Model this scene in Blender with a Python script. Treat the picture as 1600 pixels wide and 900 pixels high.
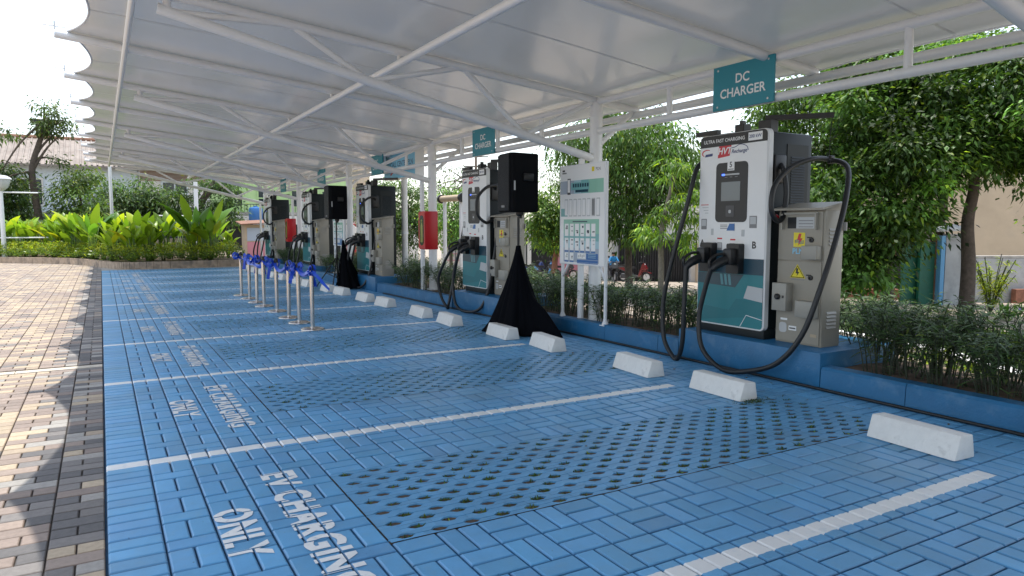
import bpy, bmesh, math, random
import numpy as np
from mathutils import Vector, Matrix, noise as mnoise
R = math.radians
PI = math.pi
rnd = random.Random(7)
rs = np.random.RandomState(11)
scene = bpy.context.scene
for o in list(bpy.data.objects):
    bpy.data.objects.remove(o)
col = scene.collection

# ------------------------------------------------------------------ camera, sky, sun, exposure
cam_d = bpy.data.cameras.new('camera')
cam = bpy.data.objects.new('camera', cam_d)
col.objects.link(cam)
cam.location = (0, 0, 1.5)
cam.rotation_euler = (R(85.0), 0, R(-30.0))
cam_d.sensor_width = 36
cam_d.lens = 36 * 1109 / 1600
cam_d.clip_end = 3000
scene.camera = cam

SUN = Vector((0.064, 0.105, 1.0)).normalized()
w = bpy.data.worlds.new('World')
scene.world = w
w.use_nodes = True
nt = w.node_tree
bg = nt.nodes['Background']
sky = nt.nodes.new('ShaderNodeTexSky')
sky.sky_type = 'NISHITA'
sky.sun_disc = False
sky.sun_elevation = math.asin(SUN.z)
sky.sun_rotation = math.atan2(SUN.x, SUN.y)
sky.air_density = 1.15
sky.dust_density = 1.0
sky.ozone_density = 1.0
hs = nt.nodes.new('ShaderNodeHueSaturation')      # hazy tropical midday: paler than a clear sky
hs.inputs['Saturation'].default_value = 0.55
nt.links.new(sky.outputs[0], hs.inputs['Color'])
nt.links.new(hs.outputs[0], bg.inputs[0])
bg.inputs[1].default_value = 0.15
sun_d = bpy.data.lights.new('sun', 'SUN')
sun = bpy.data.objects.new('sun', sun_d)
col.objects.link(sun)
sun_d.energy = 2.3
sun_d.angle = R(0.5)
sun_d.color = (1.0, 0.95, 0.87)
sun.rotation_euler = SUN.to_track_quat('Z', 'Y').to_euler()
sun.location = (0, 0, 30)
scene.view_settings.view_transform = 'Standard'
scene.view_settings.look = 'None'
scene.view_settings.gamma = 1
scene.view_settings.exposure = 1.2

# ------------------------------------------------------------------ projection helper (real distance d along the view axis)
_f = 1109.
_fw = Vector((math.sin(R(30)) * math.cos(R(5)), math.cos(R(30)) * math.cos(R(5)), -math.sin(R(5))))
_rt = Vector((math.cos(R(30)), -math.sin(R(30)), 0))
_up = _rt.cross(_fw)
def at(px, py, d):
    return Vector((0, 0, 1.5)) + (_fw * _f + _rt * (px - 800) + _up * (450 - py)) * (d / _f)

def terr(x, y):
    zt = max(0.445 - 0.035 * (x + max(y, 0)), -1.9)
    s = min(max((x - 7.2) / 1.6, 0), 1)
    s = s * s * (3 - 2 * s)
    return -0.05 * (1 - s) + zt * s

# ------------------------------------------------------------------ materials
def newmat(name):
    m = bpy.data.materials.new(name)
    m.use_nodes = True
    n = m.node_tree
    return m, n, n.nodes['Principled BSDF']

def mat(name, c, rough=0.5, metal=0.0, var=0.0, vscale=6.0, bump=0.0, bscale=60.0, attr=None, spec=0.5, dirt=None, coat=0):
    m, n, p = newmat(name)
    p.inputs['Roughness'].default_value = rough
    p.inputs['Metallic'].default_value = metal
    p.inputs['Specular IOR Level'].default_value = spec
    p.inputs['Coat Weight'].default_value = coat
    cc = (*c, 1)
    tc = n.nodes.new('ShaderNodeTexCoord')
    src = None
    if attr:
        a = n.nodes.new('ShaderNodeAttribute'); a.attribute_name = attr
        src = a.outputs['Color']
    if var or dirt:
        nz = n.nodes.new('ShaderNodeTexNoise')
        nz.inputs['Scale'].default_value = vscale
        nz.inputs['Detail'].default_value = 6
        nz.inputs['Roughness'].default_value = 0.65
        n.links.new(tc.outputs['Object'], nz.inputs['Vector'])
        mr = n.nodes.new('ShaderNodeMapRange')
        mr.inputs['From Min'].default_value = 0.3
        mr.inputs['From Max'].default_value = 0.7
        mr.inputs['To Min'].default_value = 1 - var
        mr.inputs['To Max'].default_value = 1 + var
        n.links.new(nz.outputs['Fac'], mr.inputs['Value'])
        mx = n.nodes.new('ShaderNodeMix'); mx.data_type = 'RGBA'; mx.blend_type = 'MULTIPLY'
        mx.inputs['Factor'].default_value = 1
        if src: n.links.new(src, mx.inputs['A'])
        else: mx.inputs['A'].default_value = cc
        n.links.new(mr.outputs['Result'], mx.inputs['B'])
        src = mx.outputs['Result']
        if dirt:
            n2 = n.nodes.new('ShaderNodeTexNoise')
            n2.inputs['Scale'].default_value = dirt[1]
            n2.inputs['Detail'].default_value = 8
            n.links.new(tc.outputs['Object'], n2.inputs['Vector'])
            r2 = n.nodes.new('ShaderNodeMapRange')
            r2.inputs['From Min'].default_value = dirt[3]
            r2.inputs['From Max'].default_value = dirt[3] + 0.15
            r2.inputs['To Max'].default_value = dirt[2]
            n.links.new(n2.outputs['Fac'], r2.inputs['Value'])
            m2 = n.nodes.new('ShaderNodeMix'); m2.data_type = 'RGBA'
            n.links.new(r2.outputs['Result'], m2.inputs['Factor'])
            n.links.new(src, m2.inputs['A'])
            m2.inputs['B'].default_value = (*dirt[0], 1)
            src = m2.outputs['Result']
    if src: n.links.new(src, p.inputs['Base Color'])
    else: p.inputs['Base Color'].default_value = cc
    if bump:
        bz = n.nodes.new('ShaderNodeTexNoise')
        bz.inputs['Scale'].default_value = bscale
        bz.inputs['Detail'].default_value = 5
        n.links.new(tc.outputs['Object'], bz.inputs['Vector'])
        b = n.nodes.new('ShaderNodeBump')
        b.inputs['Strength'].default_value = bump
        b.inputs['Distance'].default_value = 0.01
        n.links.new(bz.outputs['Fac'], b.inputs['Height'])
        n.links.new(b.outputs['Normal'], p.inputs['Normal'])
    return m

def leafmat(name, trans=0.35, rough=0.45):
    m, n, p = newmat(name)
    a = n.nodes.new('ShaderNodeAttribute'); a.attribute_name = 'tint'
    p.inputs['Roughness'].default_value = rough
    p.inputs['Specular IOR Level'].default_value = 0.35
    n.links.new(a.outputs['Color'], p.inputs['Base Color'])
    t = n.nodes.new('ShaderNodeBsdfTranslucent')
    g = n.nodes.new('ShaderNodeMix'); g.data_type = 'RGBA'; g.blend_type = 'MULTIPLY'
    g.inputs['Factor'].default_value = 1
    n.links.new(a.outputs['Color'], g.inputs['A'])
    g.inputs['B'].default_value = (1.6, 1.6, 0.7, 1)
    n.links.new(g.outputs['Result'], t.inputs['Color'])
    mx = n.nodes.new('ShaderNodeMixShader'); mx.inputs[0].default_value = trans
    n.links.new(p.outputs[0], mx.inputs[1]); n.links.new(t.outputs[0], mx.inputs[2])
    n.links.new(mx.outputs[0], n.nodes['Material Output'].inputs[0])
    return m

LINES = [-3.3, -0.55, 2.2, 4.97, 7.68, 10.2, 12.85, 15.4, 18.0, 20.6, 23.2, 25.8]
WHITE_P = (0.78, 0.78, 0.76)
def blue_mat():
    m, n, p = newmat('blue_painted_concrete')
    L = n.links
    p.inputs['Roughness'].default_value = 0.42
    a = n.nodes.new('ShaderNodeAttribute'); a.attribute_name = 'tint'
    tc = n.nodes.new('ShaderNodeTexCoord')
    nz = n.nodes.new('ShaderNodeTexNoise'); nz.inputs['Scale'].default_value = 1.7; nz.inputs['Detail'].default_value = 8
    nz.inputs['Roughness'].default_value = 0.7
    L.new(tc.outputs['Object'], nz.inputs['Vector'])
    mr = n.nodes.new('ShaderNodeMapRange')
    mr.inputs['From Min'].default_value = .3; mr.inputs['From Max'].default_value = .7
    mr.inputs['To Min'].default_value = .84; mr.inputs['To Max'].default_value = 1.12
    L.new(nz.outputs['Fac'], mr.inputs['Value'])
    mx = n.nodes.new('ShaderNodeMix'); mx.data_type = 'RGBA'; mx.blend_type = 'MULTIPLY'; mx.inputs['Factor'].default_value = 1
    L.new(a.outputs['Color'], mx.inputs['A']); L.new(mr.outputs['Result'], mx.inputs['B'])
    # dusty pale wear
    n2 = n.nodes.new('ShaderNodeTexNoise'); n2.inputs['Scale'].default_value = 9; n2.inputs['Detail'].default_value = 9
    n2.inputs['Roughness'].default_value = .75
    L.new(tc.outputs['Object'], n2.inputs['Vector'])
    r2 = n.nodes.new('ShaderNodeMapRange')
    r2.inputs['From Min'].default_value = .52; r2.inputs['From Max'].default_value = .75
    r2.inputs['To Max'].default_value = .42
    L.new(n2.outputs['Fac'], r2.inputs['Value'])
    mw = n.nodes.new('ShaderNodeMix'); mw.data_type = 'RGBA'
    L.new(r2.outputs['Result'], mw.inputs['Factor']); L.new(mx.outputs['Result'], mw.inputs['A'])
    mw.inputs['B'].default_value = (0.20, 0.33, 0.43, 1)
    # broad dusty patches and darker tyre-rubbed areas
    n5 = n.nodes.new('ShaderNodeTexNoise'); n5.inputs['Scale'].default_value = .55; n5.inputs['Detail'].default_value = 9; n5.inputs['Roughness'].default_value = .62
    L.new(tc.outputs['Object'], n5.inputs['Vector'])
    r5 = n.nodes.new('ShaderNodeMapRange'); r5.inputs['From Min'].default_value = .52; r5.inputs['From Max'].default_value = .72; r5.inputs['To Max'].default_value = .5
    L.new(n5.outputs['Fac'], r5.inputs['Value'])
    md = n.nodes.new('ShaderNodeMix'); md.data_type = 'RGBA'
    L.new(r5.outputs['Result'], md.inputs['Factor']); L.new(mw.outputs['Result'], md.inputs['A']); md.inputs['B'].default_value = (.17, .27, .34, 1)
    mw = md
    # dark specks
    n3 = n.nodes.new('ShaderNodeTexNoise'); n3.inputs['Scale'].default_value = 45; n3.inputs['Detail'].default_value = 3
    L.new(tc.outputs['Object'], n3.inputs['Vector'])
    r3 = n.nodes.new('ShaderNodeMapRange'); r3.inputs['From Min'].default_value = .70; r3.inputs['From Max'].default_value = .76
    r3.inputs['To Max'].default_value = .6
    L.new(n3.outputs['Fac'], r3.inputs['Value'])
    ms = n.nodes.new('ShaderNodeMix'); ms.data_type = 'RGBA'
    L.new(r3.outputs['Result'], ms.inputs['Factor']); L.new(mw.outputs['Result'], ms.inputs['A'])
    ms.inputs['B'].default_value = (0.02, 0.05, 0.09, 1)
    # white bay lines painted over the blocks
    sp = n.nodes.new('ShaderNodeSeparateXYZ'); L.new(tc.outputs['Object'], sp.inputs[0])
    ez = n.nodes.new('ShaderNodeTexNoise'); ez.inputs['Scale'].default_value = 30
    L.new(tc.outputs['Object'], ez.inputs['Vector'])
    jit = n.nodes.new('ShaderNodeMath'); jit.operation = 'MULTIPLY_ADD'
    L.new(ez.outputs['Fac'], jit.inputs[0]); jit.inputs[1].default_value = .012; jit.inputs[2].default_value = -.006
    yj = n.nodes.new('ShaderNodeMath'); L.new(sp.outputs['Y'], yj.inputs[0]); L.new(jit.outputs[0], yj.inputs[1])
    tot = None
    for l in LINES:
        c = n.nodes.new('ShaderNodeMath'); c.operation = 'COMPARE'
        L.new(yj.outputs[0], c.inputs[0]); c.inputs[1].default_value = l; c.inputs[2].default_value = .054
        if tot:
            ad = n.nodes.new('ShaderNodeMath'); L.new(tot, ad.inputs[0]); L.new(c.outputs[0], ad.inputs[1]); tot = ad.outputs[0]
        else: tot = c.outputs[0]
    lt = n.nodes.new('ShaderNodeMath'); lt.operation = 'LESS_THAN'
    L.new(sp.outputs['X'], lt.inputs[0]); lt.inputs[1].default_value = 4.63
    mul = n.nodes.new('ShaderNodeMath'); mul.operation = 'MULTIPLY'; mul.use_clamp = True
    L.new(tot, mul.inputs[0]); L.new(lt.outputs[0], mul.inputs[1])
    wr = n.nodes.new('ShaderNodeMapRange'); wr.inputs['From Min'].default_value = .56; wr.inputs['From Max'].default_value = .8
    wr.inputs['To Min'].default_value = 1.0; wr.inputs['To Max'].default_value = .45
    L.new(n2.outputs['Fac'], wr.inputs['Value'])
    mul2 = n.nodes.new('ShaderNodeMath'); mul2.operation = 'MULTIPLY'
    L.new(mul.outputs[0], mul2.inputs[0]); L.new(wr.outputs['Result'], mul2.inputs[1])
    ml = n.nodes.new('ShaderNodeMix'); ml.data_type = 'RGBA'
    L.new(mul2.outputs[0], ml.inputs['Factor']); L.new(ms.outputs['Result'], ml.inputs['A'])
    ml.inputs['B'].default_value = (*WHITE_P, 1)
    L.new(ml.outputs['Result'], p.inputs['Base Color'])
    b = n.nodes.new('ShaderNodeBump'); b.inputs['Strength'].default_value = .25; b.inputs['Distance'].default_value = .006
    bz = n.nodes.new('ShaderNodeTexNoise'); bz.inputs['Scale'].default_value = 120; bz.inputs['Detail'].default_value = 4
    L.new(tc.outputs['Object'], bz.inputs['Vector']); L.new(bz.outputs['Fac'], b.inputs['Height'])
    L.new(b.outputs['Normal'], p.inputs['Normal'])
    return m

def membrane_mat():
    m, n, p = newmat('white_pvc_membrane')
    L = n.links
    p.inputs['Base Color'].default_value = (.57, .578, .58, 1)
    p.inputs['Roughness'].default_value = .22
    p.inputs['Specular IOR Level'].default_value = .5
    tc = n.nodes.new('ShaderNodeTexCoord')
    nz = n.nodes.new('ShaderNodeTexNoise'); nz.inputs['Scale'].default_value = .5; nz.inputs['Detail'].default_value = 1
    L.new(tc.outputs['Object'], nz.inputs['Vector'])
    b = n.nodes.new('ShaderNodeBump'); b.inputs['Strength'].default_value = .12; b.inputs['Distance'].default_value = .12
    L.new(nz.outputs['Fac'], b.inputs['Height']); L.new(b.outputs['Normal'], p.inputs['Normal'])
    t = n.nodes.new('ShaderNodeBsdfTranslucent'); t.inputs['Color'].default_value = (.75, .74, .70, 1)
    mx = n.nodes.new('ShaderNodeMixShader'); mx.inputs[0].default_value = .03
    L.new(p.outputs[0], mx.inputs[1]); L.new(t.outputs[0], mx.inputs[2])
    L.new(mx.outputs[0], n.nodes['Material Output'].inputs[0])
    return m

M = {}
M['blue'] = blue_mat()
M['bluekerb'] = mat('blue_painted_kerb', (.017, .135, .29), .45, var=.14, vscale=3, bump=.25, bscale=50, dirt=((.10, .22, .36), 7, .5, .55))
M['brick'] = mat('concrete_pavers', (.4, .3, .2), .75, var=.14, vscale=30, bump=.35, bscale=140, attr='tint')
M['joint'] = mat('sandy_joint', (.07, .065, .06), .9, var=.3, vscale=20)
M['bluejoint'] = mat('dark_blue_joint', (.014, .055, .11), .9, var=.3, vscale=20)
M['soil'] = mat('soil', (.095, .065, .042), .95, var=.45, vscale=14, bump=.8, bscale=40)
M['bed'] = mat('bed_soil', (.11, .075, .05), .95, var=.5, vscale=9, bump=1, bscale=25, dirt=((.25, .17, .11), 11, .6, .55))
M['ground'] = mat('dusty_ground', (.34, .28, .22), .9, var=.2, vscale=1.5, bump=.3, bscale=20, dirt=((.25, .22, .19), .5, .6, .5))
M['conc'] = mat('grey_concrete', (.36, .34, .31), .8, var=.2, vscale=5, bump=.4, bscale=60, dirt=((.16, .15, .13), 4, .6, .56))
M['tanc'] = mat('tan_concrete_kerb', (.40, .31, .23), .85, var=.3, vscale=5, bump=.4, bscale=50, dirt=((.16, .14, .12), 3, .7, .52))
M['wconc'] = mat('white_painted_concrete', (.74, .73, .70), .6, var=.06, vscale=12, bump=.4, bscale=60, dirt=((.26, .25, .23), 14, .4, .61))
M['wpaint'] = mat('white_road_paint', WHITE_P, .6, var=.06, vscale=25, dirt=((.3, .42, .55), 22, .55, .6))
M['wsteel'] = mat('white_painted_steel', (.74, .75, .76), .32, var=.03, vscale=3)
M['galv'] = mat('galvanised_steel', (.55, .56, .57), .4, metal=.7)
M['mem'] = membrane_mat()
M['seam'] = mat('membrane_seam', (.62, .63, .64), .5)
M['chw'] = mat('white_powder_coat', (.80, .80, .79), .38, var=.02)
M['chlip'] = mat('light_grey_coat', (.62, .63, .63), .35)
M['chdark'] = mat('dark_green_black_coat', (.007, .012, .014), .5, var=.1, vscale=4, spec=.35)
M['black'] = mat('black_plastic', (.010, .010, .011), .42)
M['blackgl'] = mat('black_gloss', (.012, .012, .014), .16, coat=.3)
M['rubber'] = mat('black_rubber_cable', (.012, .013, .015), .45)
M['cloth'] = mat('black_cloth', (.0035, .004, .006), .95, bump=.3, bscale=200, spec=.08)
M['spk'] = mat('black_speaker_cabinet', (.004, .0045, .006), .8, bump=.3, bscale=250, spec=.15)
M['navy'] = mat('navy_film', (.012, .055, .085), .35)
M['slate'] = mat('slate_film', (.035, .075, .095), .35)
M['teal'] = mat('teal_film', (.02, .20, .225), .35)
M['teal2'] = mat('dark_teal_film', (.016, .165, .19), .35)
M['teal3'] = mat('light_teal_film', (.10, .27, .30), .35)
M['sign'] = mat('teal_sign_panel', (.015, .235, .30), .4)
M['white'] = mat('white_film', (.82, .82, .81), .4)
M['screen'] = mat('grey_screen_glass', (.16, .18, .19), .18)
M['dgrey'] = mat('dark_grey_plastic', (.05, .05, .055), .4)
M['grey'] = mat('mid_grey_print', (.22, .22, .22), .5)
M['lgrey'] = mat('light_grey_print', (.5, .51, .51), .5)
M['red'] = mat('red_paint', (.50, .012, .018), .35)
M['redfilm'] = mat('red_film', (.55, .015, .03), .4)
M['dblue'] = mat('dark_blue_print', (.02, .04, .16), .4)
M['mblue'] = mat('mid_blue_print', (.03, .14, .38), .4)
M['lblue'] = mat('light_blue_panel', (.22, .55, .75), .4)
M['skyp'] = mat('pale_blue_print', (.36, .56, .62), .4)
M['mint'] = mat('mint_print', (.26, .52, .40), .4)
M['mint2'] = mat('teal_mint_print', (.18, .42, .42), .4)
M['slatep'] = mat('blue_grey_print', (.36, .42, .50), .4)
M['yellow'] = mat('yellow_film', (.75, .62, .02), .4)
M['cab'] = mat('beige_powder_coat', (.30, .275, .225), .45, var=.05, vscale=3, dirt=((.22, .2, .17), 3, .4, .62))
M['cab2'] = mat('beige_box', (.32, .305, .265), .42)
M['steel'] = mat('brushed_stainless', (.62, .58, .54), .22, metal=1)
M['ribbon'] = mat('blue_satin_ribbon', (.012, .075, .55), .3, spec=.6)
M['glow'] = mat('status_light', (.05, .12, .8), .4)
_p = M['glow'].node_tree.nodes['Principled BSDF']
_p.inputs['Emission Color'].default_value = (.06, .15, 1, 1); _p.inputs['Emission Strength'].default_value = 1.2
M['bark'] = mat('brown_bark', (.085, .065, .05), .9, var=.4, vscale=9, bump=1, bscale=25)
M['barkg'] = mat('grey_bark', (.20, .17, .14), .9, var=.35, vscale=9, bump=1, bscale=25)
M['stem'] = mat('dark_stem', (.035, .045, .025), .7, var=.3, vscale=9)
M['leaf'] = leafmat('tree_leaf', .42, .46)
M['hleaf'] = leafmat('hedge_leaf', .22, .5)
M['cleaf'] = leafmat('broad_leaf', .42, .35)
M['grass'] = leafmat('grass_blade', .3, .6)
M['petal'] = mat('purple_petal', (.16, .07, .5), .6)
M['cream'] = mat('cream_render', (.46, .37, .26), .85, var=.1, vscale=.8, dirt=((.36, .31, .25), .7, .5, .55))
M['offwhite'] = mat('off_white_render', (.66, .64, .60), .85, var=.1, vscale=.6, dirt=((.38, .37, .34), .6, .5, .55))
M['bluew'] = mat('pale_blue_white_render', (.60, .66, .70), .85, var=.1, vscale=.6, dirt=((.36, .37, .37), .7, .5, .55))
M['greenw'] = mat('lime_green_render', (.42, .58, .27), .85, var=.12, vscale=.6)
M['gwall'] = mat('grey_weathered_render', (.36, .37, .37), .85, var=.2, vscale=1.5, dirt=((.17, .18, .18), 1.3, .7, .53))
M['roof'] = mat('faded_ribbed_roof', (.29, .25, .22), .8, var=.2, vscale=1.2, dirt=((.2, .16, .14), 1.5, .6, .5))
M['rust'] = mat('rusty_roof', (.22, .11, .07), .8, var=.3, vscale=1.5)
M['tin'] = mat('grey_tin_roof', (.45, .46, .46), .6, var=.2, vscale=1.5)
M['gate'] = mat('black_metal_gate', (.018, .019, .022), .5, var=.2, vscale=1)
M['dark'] = mat('dark_opening', (.012, .013, .014), .6)
M['glass'] = mat('window_glass', (.03, .04, .045), .1)
M['gdoor'] = mat('green_painted_door', (.010, .12, .075), .5, var=.15, vscale=2)
M['bpost'] = mat('blue_painted_post', (.10, .30, .52), .5)
M['brickw'] = mat('red_brick_render', (.25, .11, .07), .9, var=.35, vscale=6)
M['orange'] = mat('orange_paint', (.70, .25, .02), .5)
M['awn'] = mat('dark_navy_awning', (.012, .015, .035), .6)
M['skin'] = mat('skin', (.28, .15, .09), .5)
M['bjack'] = mat('bright_blue_jacket', (.01, .22, .50), .6)
M['trous'] = mat('dark_trousers', (.02, .02, .03), .8)
M['hair'] = mat('black_hair', (.008, .007, .006), .5)
M['sred'] = mat('red_scooter_paint', (.15, .008, .012), .25, coat=.3)
M['sblue'] = mat('blue_scooter_paint', (.05, .22, .50), .2, coat=.5)
M['lampg'] = mat('lamp_glass', (.45, .48, .48), .15)
M['wire'] = mat('black_wire', (.02, .02, .02), .6)
M['pinkf'] = mat('pink_painted_fence', (.55, .22, .26), .6)

# ------------------------------------------------------------------ mesh builder
class MB:
    def __init__(s):
        s.v = []; s.f = []; s.t = []
        s.tint = None
    def add(s, vs, fs):
        o = len(s.v)
        s.v += [tuple(p) for p in vs]
        s.f += [tuple(i + o for i in f) for f in fs]
        return s
    def box(s, a, b, bev=0):
        x0, y0, z0 = [min(a[i], b[i]) for i in range(3)]
        x1, y1, z1 = [max(a[i], b[i]) for i in range(3)]
        if not bev:
            s.add([(x0,y0,z0),(x1,y0,z0),(x1,y1,z0),(x0,y1,z0),(x0,y0,z1),(x1,y0,z1),(x1,y1,z1),(x0,y1,z1)],
                  [(0,3,2,1),(4,5,6,7),(0,1,5,4),(1,2,6,5),(2,3,7,6),(3,0,4,7)])
        else:
            bm = bmesh.new()
            bmesh.ops.create_cube(bm, size=1)
            for q in bm.verts:
                q.co = Vector(((x0+x1)/2 + q.co.x*(x1-x0), (y0+y1)/2 + q.co.y*(y1-y0), (z0+z1)/2 + q.co.z*(z1-z0)))
            bmesh.ops.bevel(bm, geom=bm.edges[:], offset=bev, segments=2, affect='EDGES', profile=.5)
            s.bm(bm)
        return s
    def bm(s, bm):
        bm.verts.index_update()
        s.add([q.co[:] for q in bm.verts], [[q.index for q in f.verts] for f in bm.faces])
        bm.free()
        return s
    def hexa(s, P):  # 8 points: bottom ring 4, top ring 4
        return s.add(P, [(0,3,2,1),(4,5,6,7),(0,1,5,4),(1,2,6,5),(2,3,7,6),(3,0,4,7)])
    def tube(s, pts, r, n=10, cap=True):
        pts = [Vector(p) for p in pts]
        k = len(pts)
        rr = r if isinstance(r, (list, tuple)) else [r] * k
        vs = []; prev = None
        for i, p in enumerate(pts):
            t = (pts[min(i+1, k-1)] - pts[max(i-1, 0)]).normalized()
            if prev is None:
                a = Vector((0,0,1)) if abs(t.z) < .9 else Vector((1,0,0))
                u = t.cross(a).normalized()
            else:
                u = (prev - t * prev.dot(t)).normalized()
            prev = u
            q = t.cross(u)
            for j in range(n):
                an = 2*PI*j/n
                vs.append(p + (u*math.cos(an) + q*math.sin(an)) * rr[i])
        fs = []
        for i in range(k-1):
            for j in range(n):
                a = i*n+j; b = i*n+(j+1) % n
                fs.append((a, b, b+n, a+n))
        if cap:
            fs.append(tuple(range(n-1, -1, -1))); fs.append(tuple(range((k-1)*n, k*n)))
        return s.add(vs, fs)
    def lathe(s, prof, c=(0,0,0), n=24):
        vs = []; fs = []
        for r, z in prof:
            for j in range(n):
                a = 2*PI*j/n
                vs.append((c[0]+r*math.cos(a), c[1]+r*math.sin(a), c[2]+z))
        for i in range(len(prof)-1):
            for j in range(n):
                a = i*n+j; b = i*n+(j+1) % n
                fs.append((a, b, b+n, a+n))
        fs.append(tuple(range(n-1, -1, -1))); fs.append(tuple(range((len(prof)-1)*n, len(prof)*n)))
        return s.add(vs, fs)
    def prism(s, poly, ax, d0, d1):
        # poly of 2D points in the plane orthogonal to axis ax ('x': (y,z), 'y': (x,z), 'z': (x,y))
        def P(u, v, d):
            return {'x': (d,u,v), 'y': (u,d,v), 'z': (u,v,d)}[ax]
        n = len(poly)
        vs = [P(u, v, d0) for u, v in poly] + [P(u, v, d1) for u, v in poly]
        fs = [tuple(range(n-1, -1, -1)), tuple(range(n, 2*n))]
        for i in range(n):
            j = (i+1) % n
            fs.append((i, j, j+n, i+n))
        return s.add(vs, fs)
    def build(s, name, m, parent=None, smooth=False, auto=None, fix=True):
        me = bpy.data.meshes.new(name)
        me.from_pydata(s.v, [], s.f)
        if fix and len(s.f) < 20000:
            b = bmesh.new(); b.from_mesh(me)
            bmesh.ops.recalc_face_normals(b, faces=b.faces[:])
            b.to_mesh(me); b.free()
        me.materials.append(m)
        if smooth:
            me.polygons.foreach_set('use_smooth', [True] * len(me.polygons))
            if auto is not None:
                me.set_sharp_from_angle(angle=R(auto))
        if s.tint is not None:
            at_ = me.attributes.new('tint', 'FLOAT_COLOR', 'POINT')
            at_.data.foreach_set('color', np.asarray(s.tint, dtype=np.float32).ravel())
        o = bpy.data.objects.new(name, me)
        col.objects.link(o)
        if parent: o.parent = parent
        return o

def rpoly(u0, u1, v0, v1, r, corners=(1,1,1,1), k=5):
    pts = []
    cs = [(u1-r, v1-r, 0), (u0+r, v1-r, 90), (u0+r, v0+r, 180), (u1-r, v0+r, 270)]
    ex = [(u1, v1), (u0, v1), (u0, v0), (u1, v0)]
    for i, (cx, cy, a0) in enumerate(cs):
        if corners[i]:
            for j in range(k+1):
                a = R(a0 + 90*j/k)
                pts.append((cx + r*math.cos(a), cy + r*math.sin(a)))
        else: pts.append(ex[i])
    return pts

def cat(P, n=10):
    P = [Vector(p) for p in P]
    out = []
    for i in range(len(P)-1):
        p0 = P[max(i-1,0)]; p1 = P[i]; p2 = P[i+1]; p3 = P[min(i+2, len(P)-1)]
        for j in range(n):
            t = j/n
            out.append(.5*((2*p1) + (p2-p0)*t + (2*p0-5*p1+4*p2-p3)*t*t + (-p0+3*p1-3*p2+p3)*t**3))
    out.append(P[-1])
    return out

def tag(o, label=None, cat_=None, group=None, kind=None):
    if label: o['label'] = label
    if cat_: o['category'] = cat_
    if group: o['group'] = group
    if kind: o['kind'] = kind
    return o
def thing(name, loc, label, cat_, group=None, rz=0):
    o = bpy.data.objects.new(name, None)
    o.empty_display_size = .1
    col.objects.link(o)
    o.location = loc; o.rotation_euler = (0, 0, rz)
    return tag(o, label, cat_, group)
def copy_tree(o, parent=None, skip=()):
    c = o.copy(); col.objects.link(c)
    if parent: c.parent = parent
    for ch in list(o.children):
        if ch.name.split('.')[0] in skip: continue
        copy_tree(ch, c, skip)
    return c
def struct(o): return tag(o, kind='structure')

def text_geo(s, size, bold=0, shear=0, space=1.0):
    cu = bpy.data.curves.new('t', 'FONT')
    cu.body = s; cu.size = size; cu.offset = bold*size; cu.shear = shear; cu.space_character = space
    cu.align_x = 'CENTER'; cu.align_y = 'CENTER'; cu.resolution_u = 3
    ob = bpy.data.objects.new('t', cu); col.objects.link(ob)
    dg = bpy.context.evaluated_depsgraph_get(); dg.update()
    me = bpy.data.meshes.new_from_object(ob.evaluated_get(dg))
    vs = [v.co.copy() for v in me.vertices]; fs = [tuple(p.vertices) for p in me.polygons]
    bpy.data.objects.remove(ob); bpy.data.curves.remove(cu); bpy.data.meshes.remove(me)
    return vs, fs
def lettering(s, size, m, o, xd, yd, parent=None, name='lettering', bold=0, shear=0, sx=1, space=1.0):
    vs, fs = text_geo(s, size, bold, shear, space)
    o = Vector(o); xd = Vector(xd); yd = Vector(yd)
    mb = MB(); mb.add([o + xd*(v.x*sx) + yd*v.y for v in vs], fs)
    return mb.build(name, m, parent, fix=False)

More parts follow.
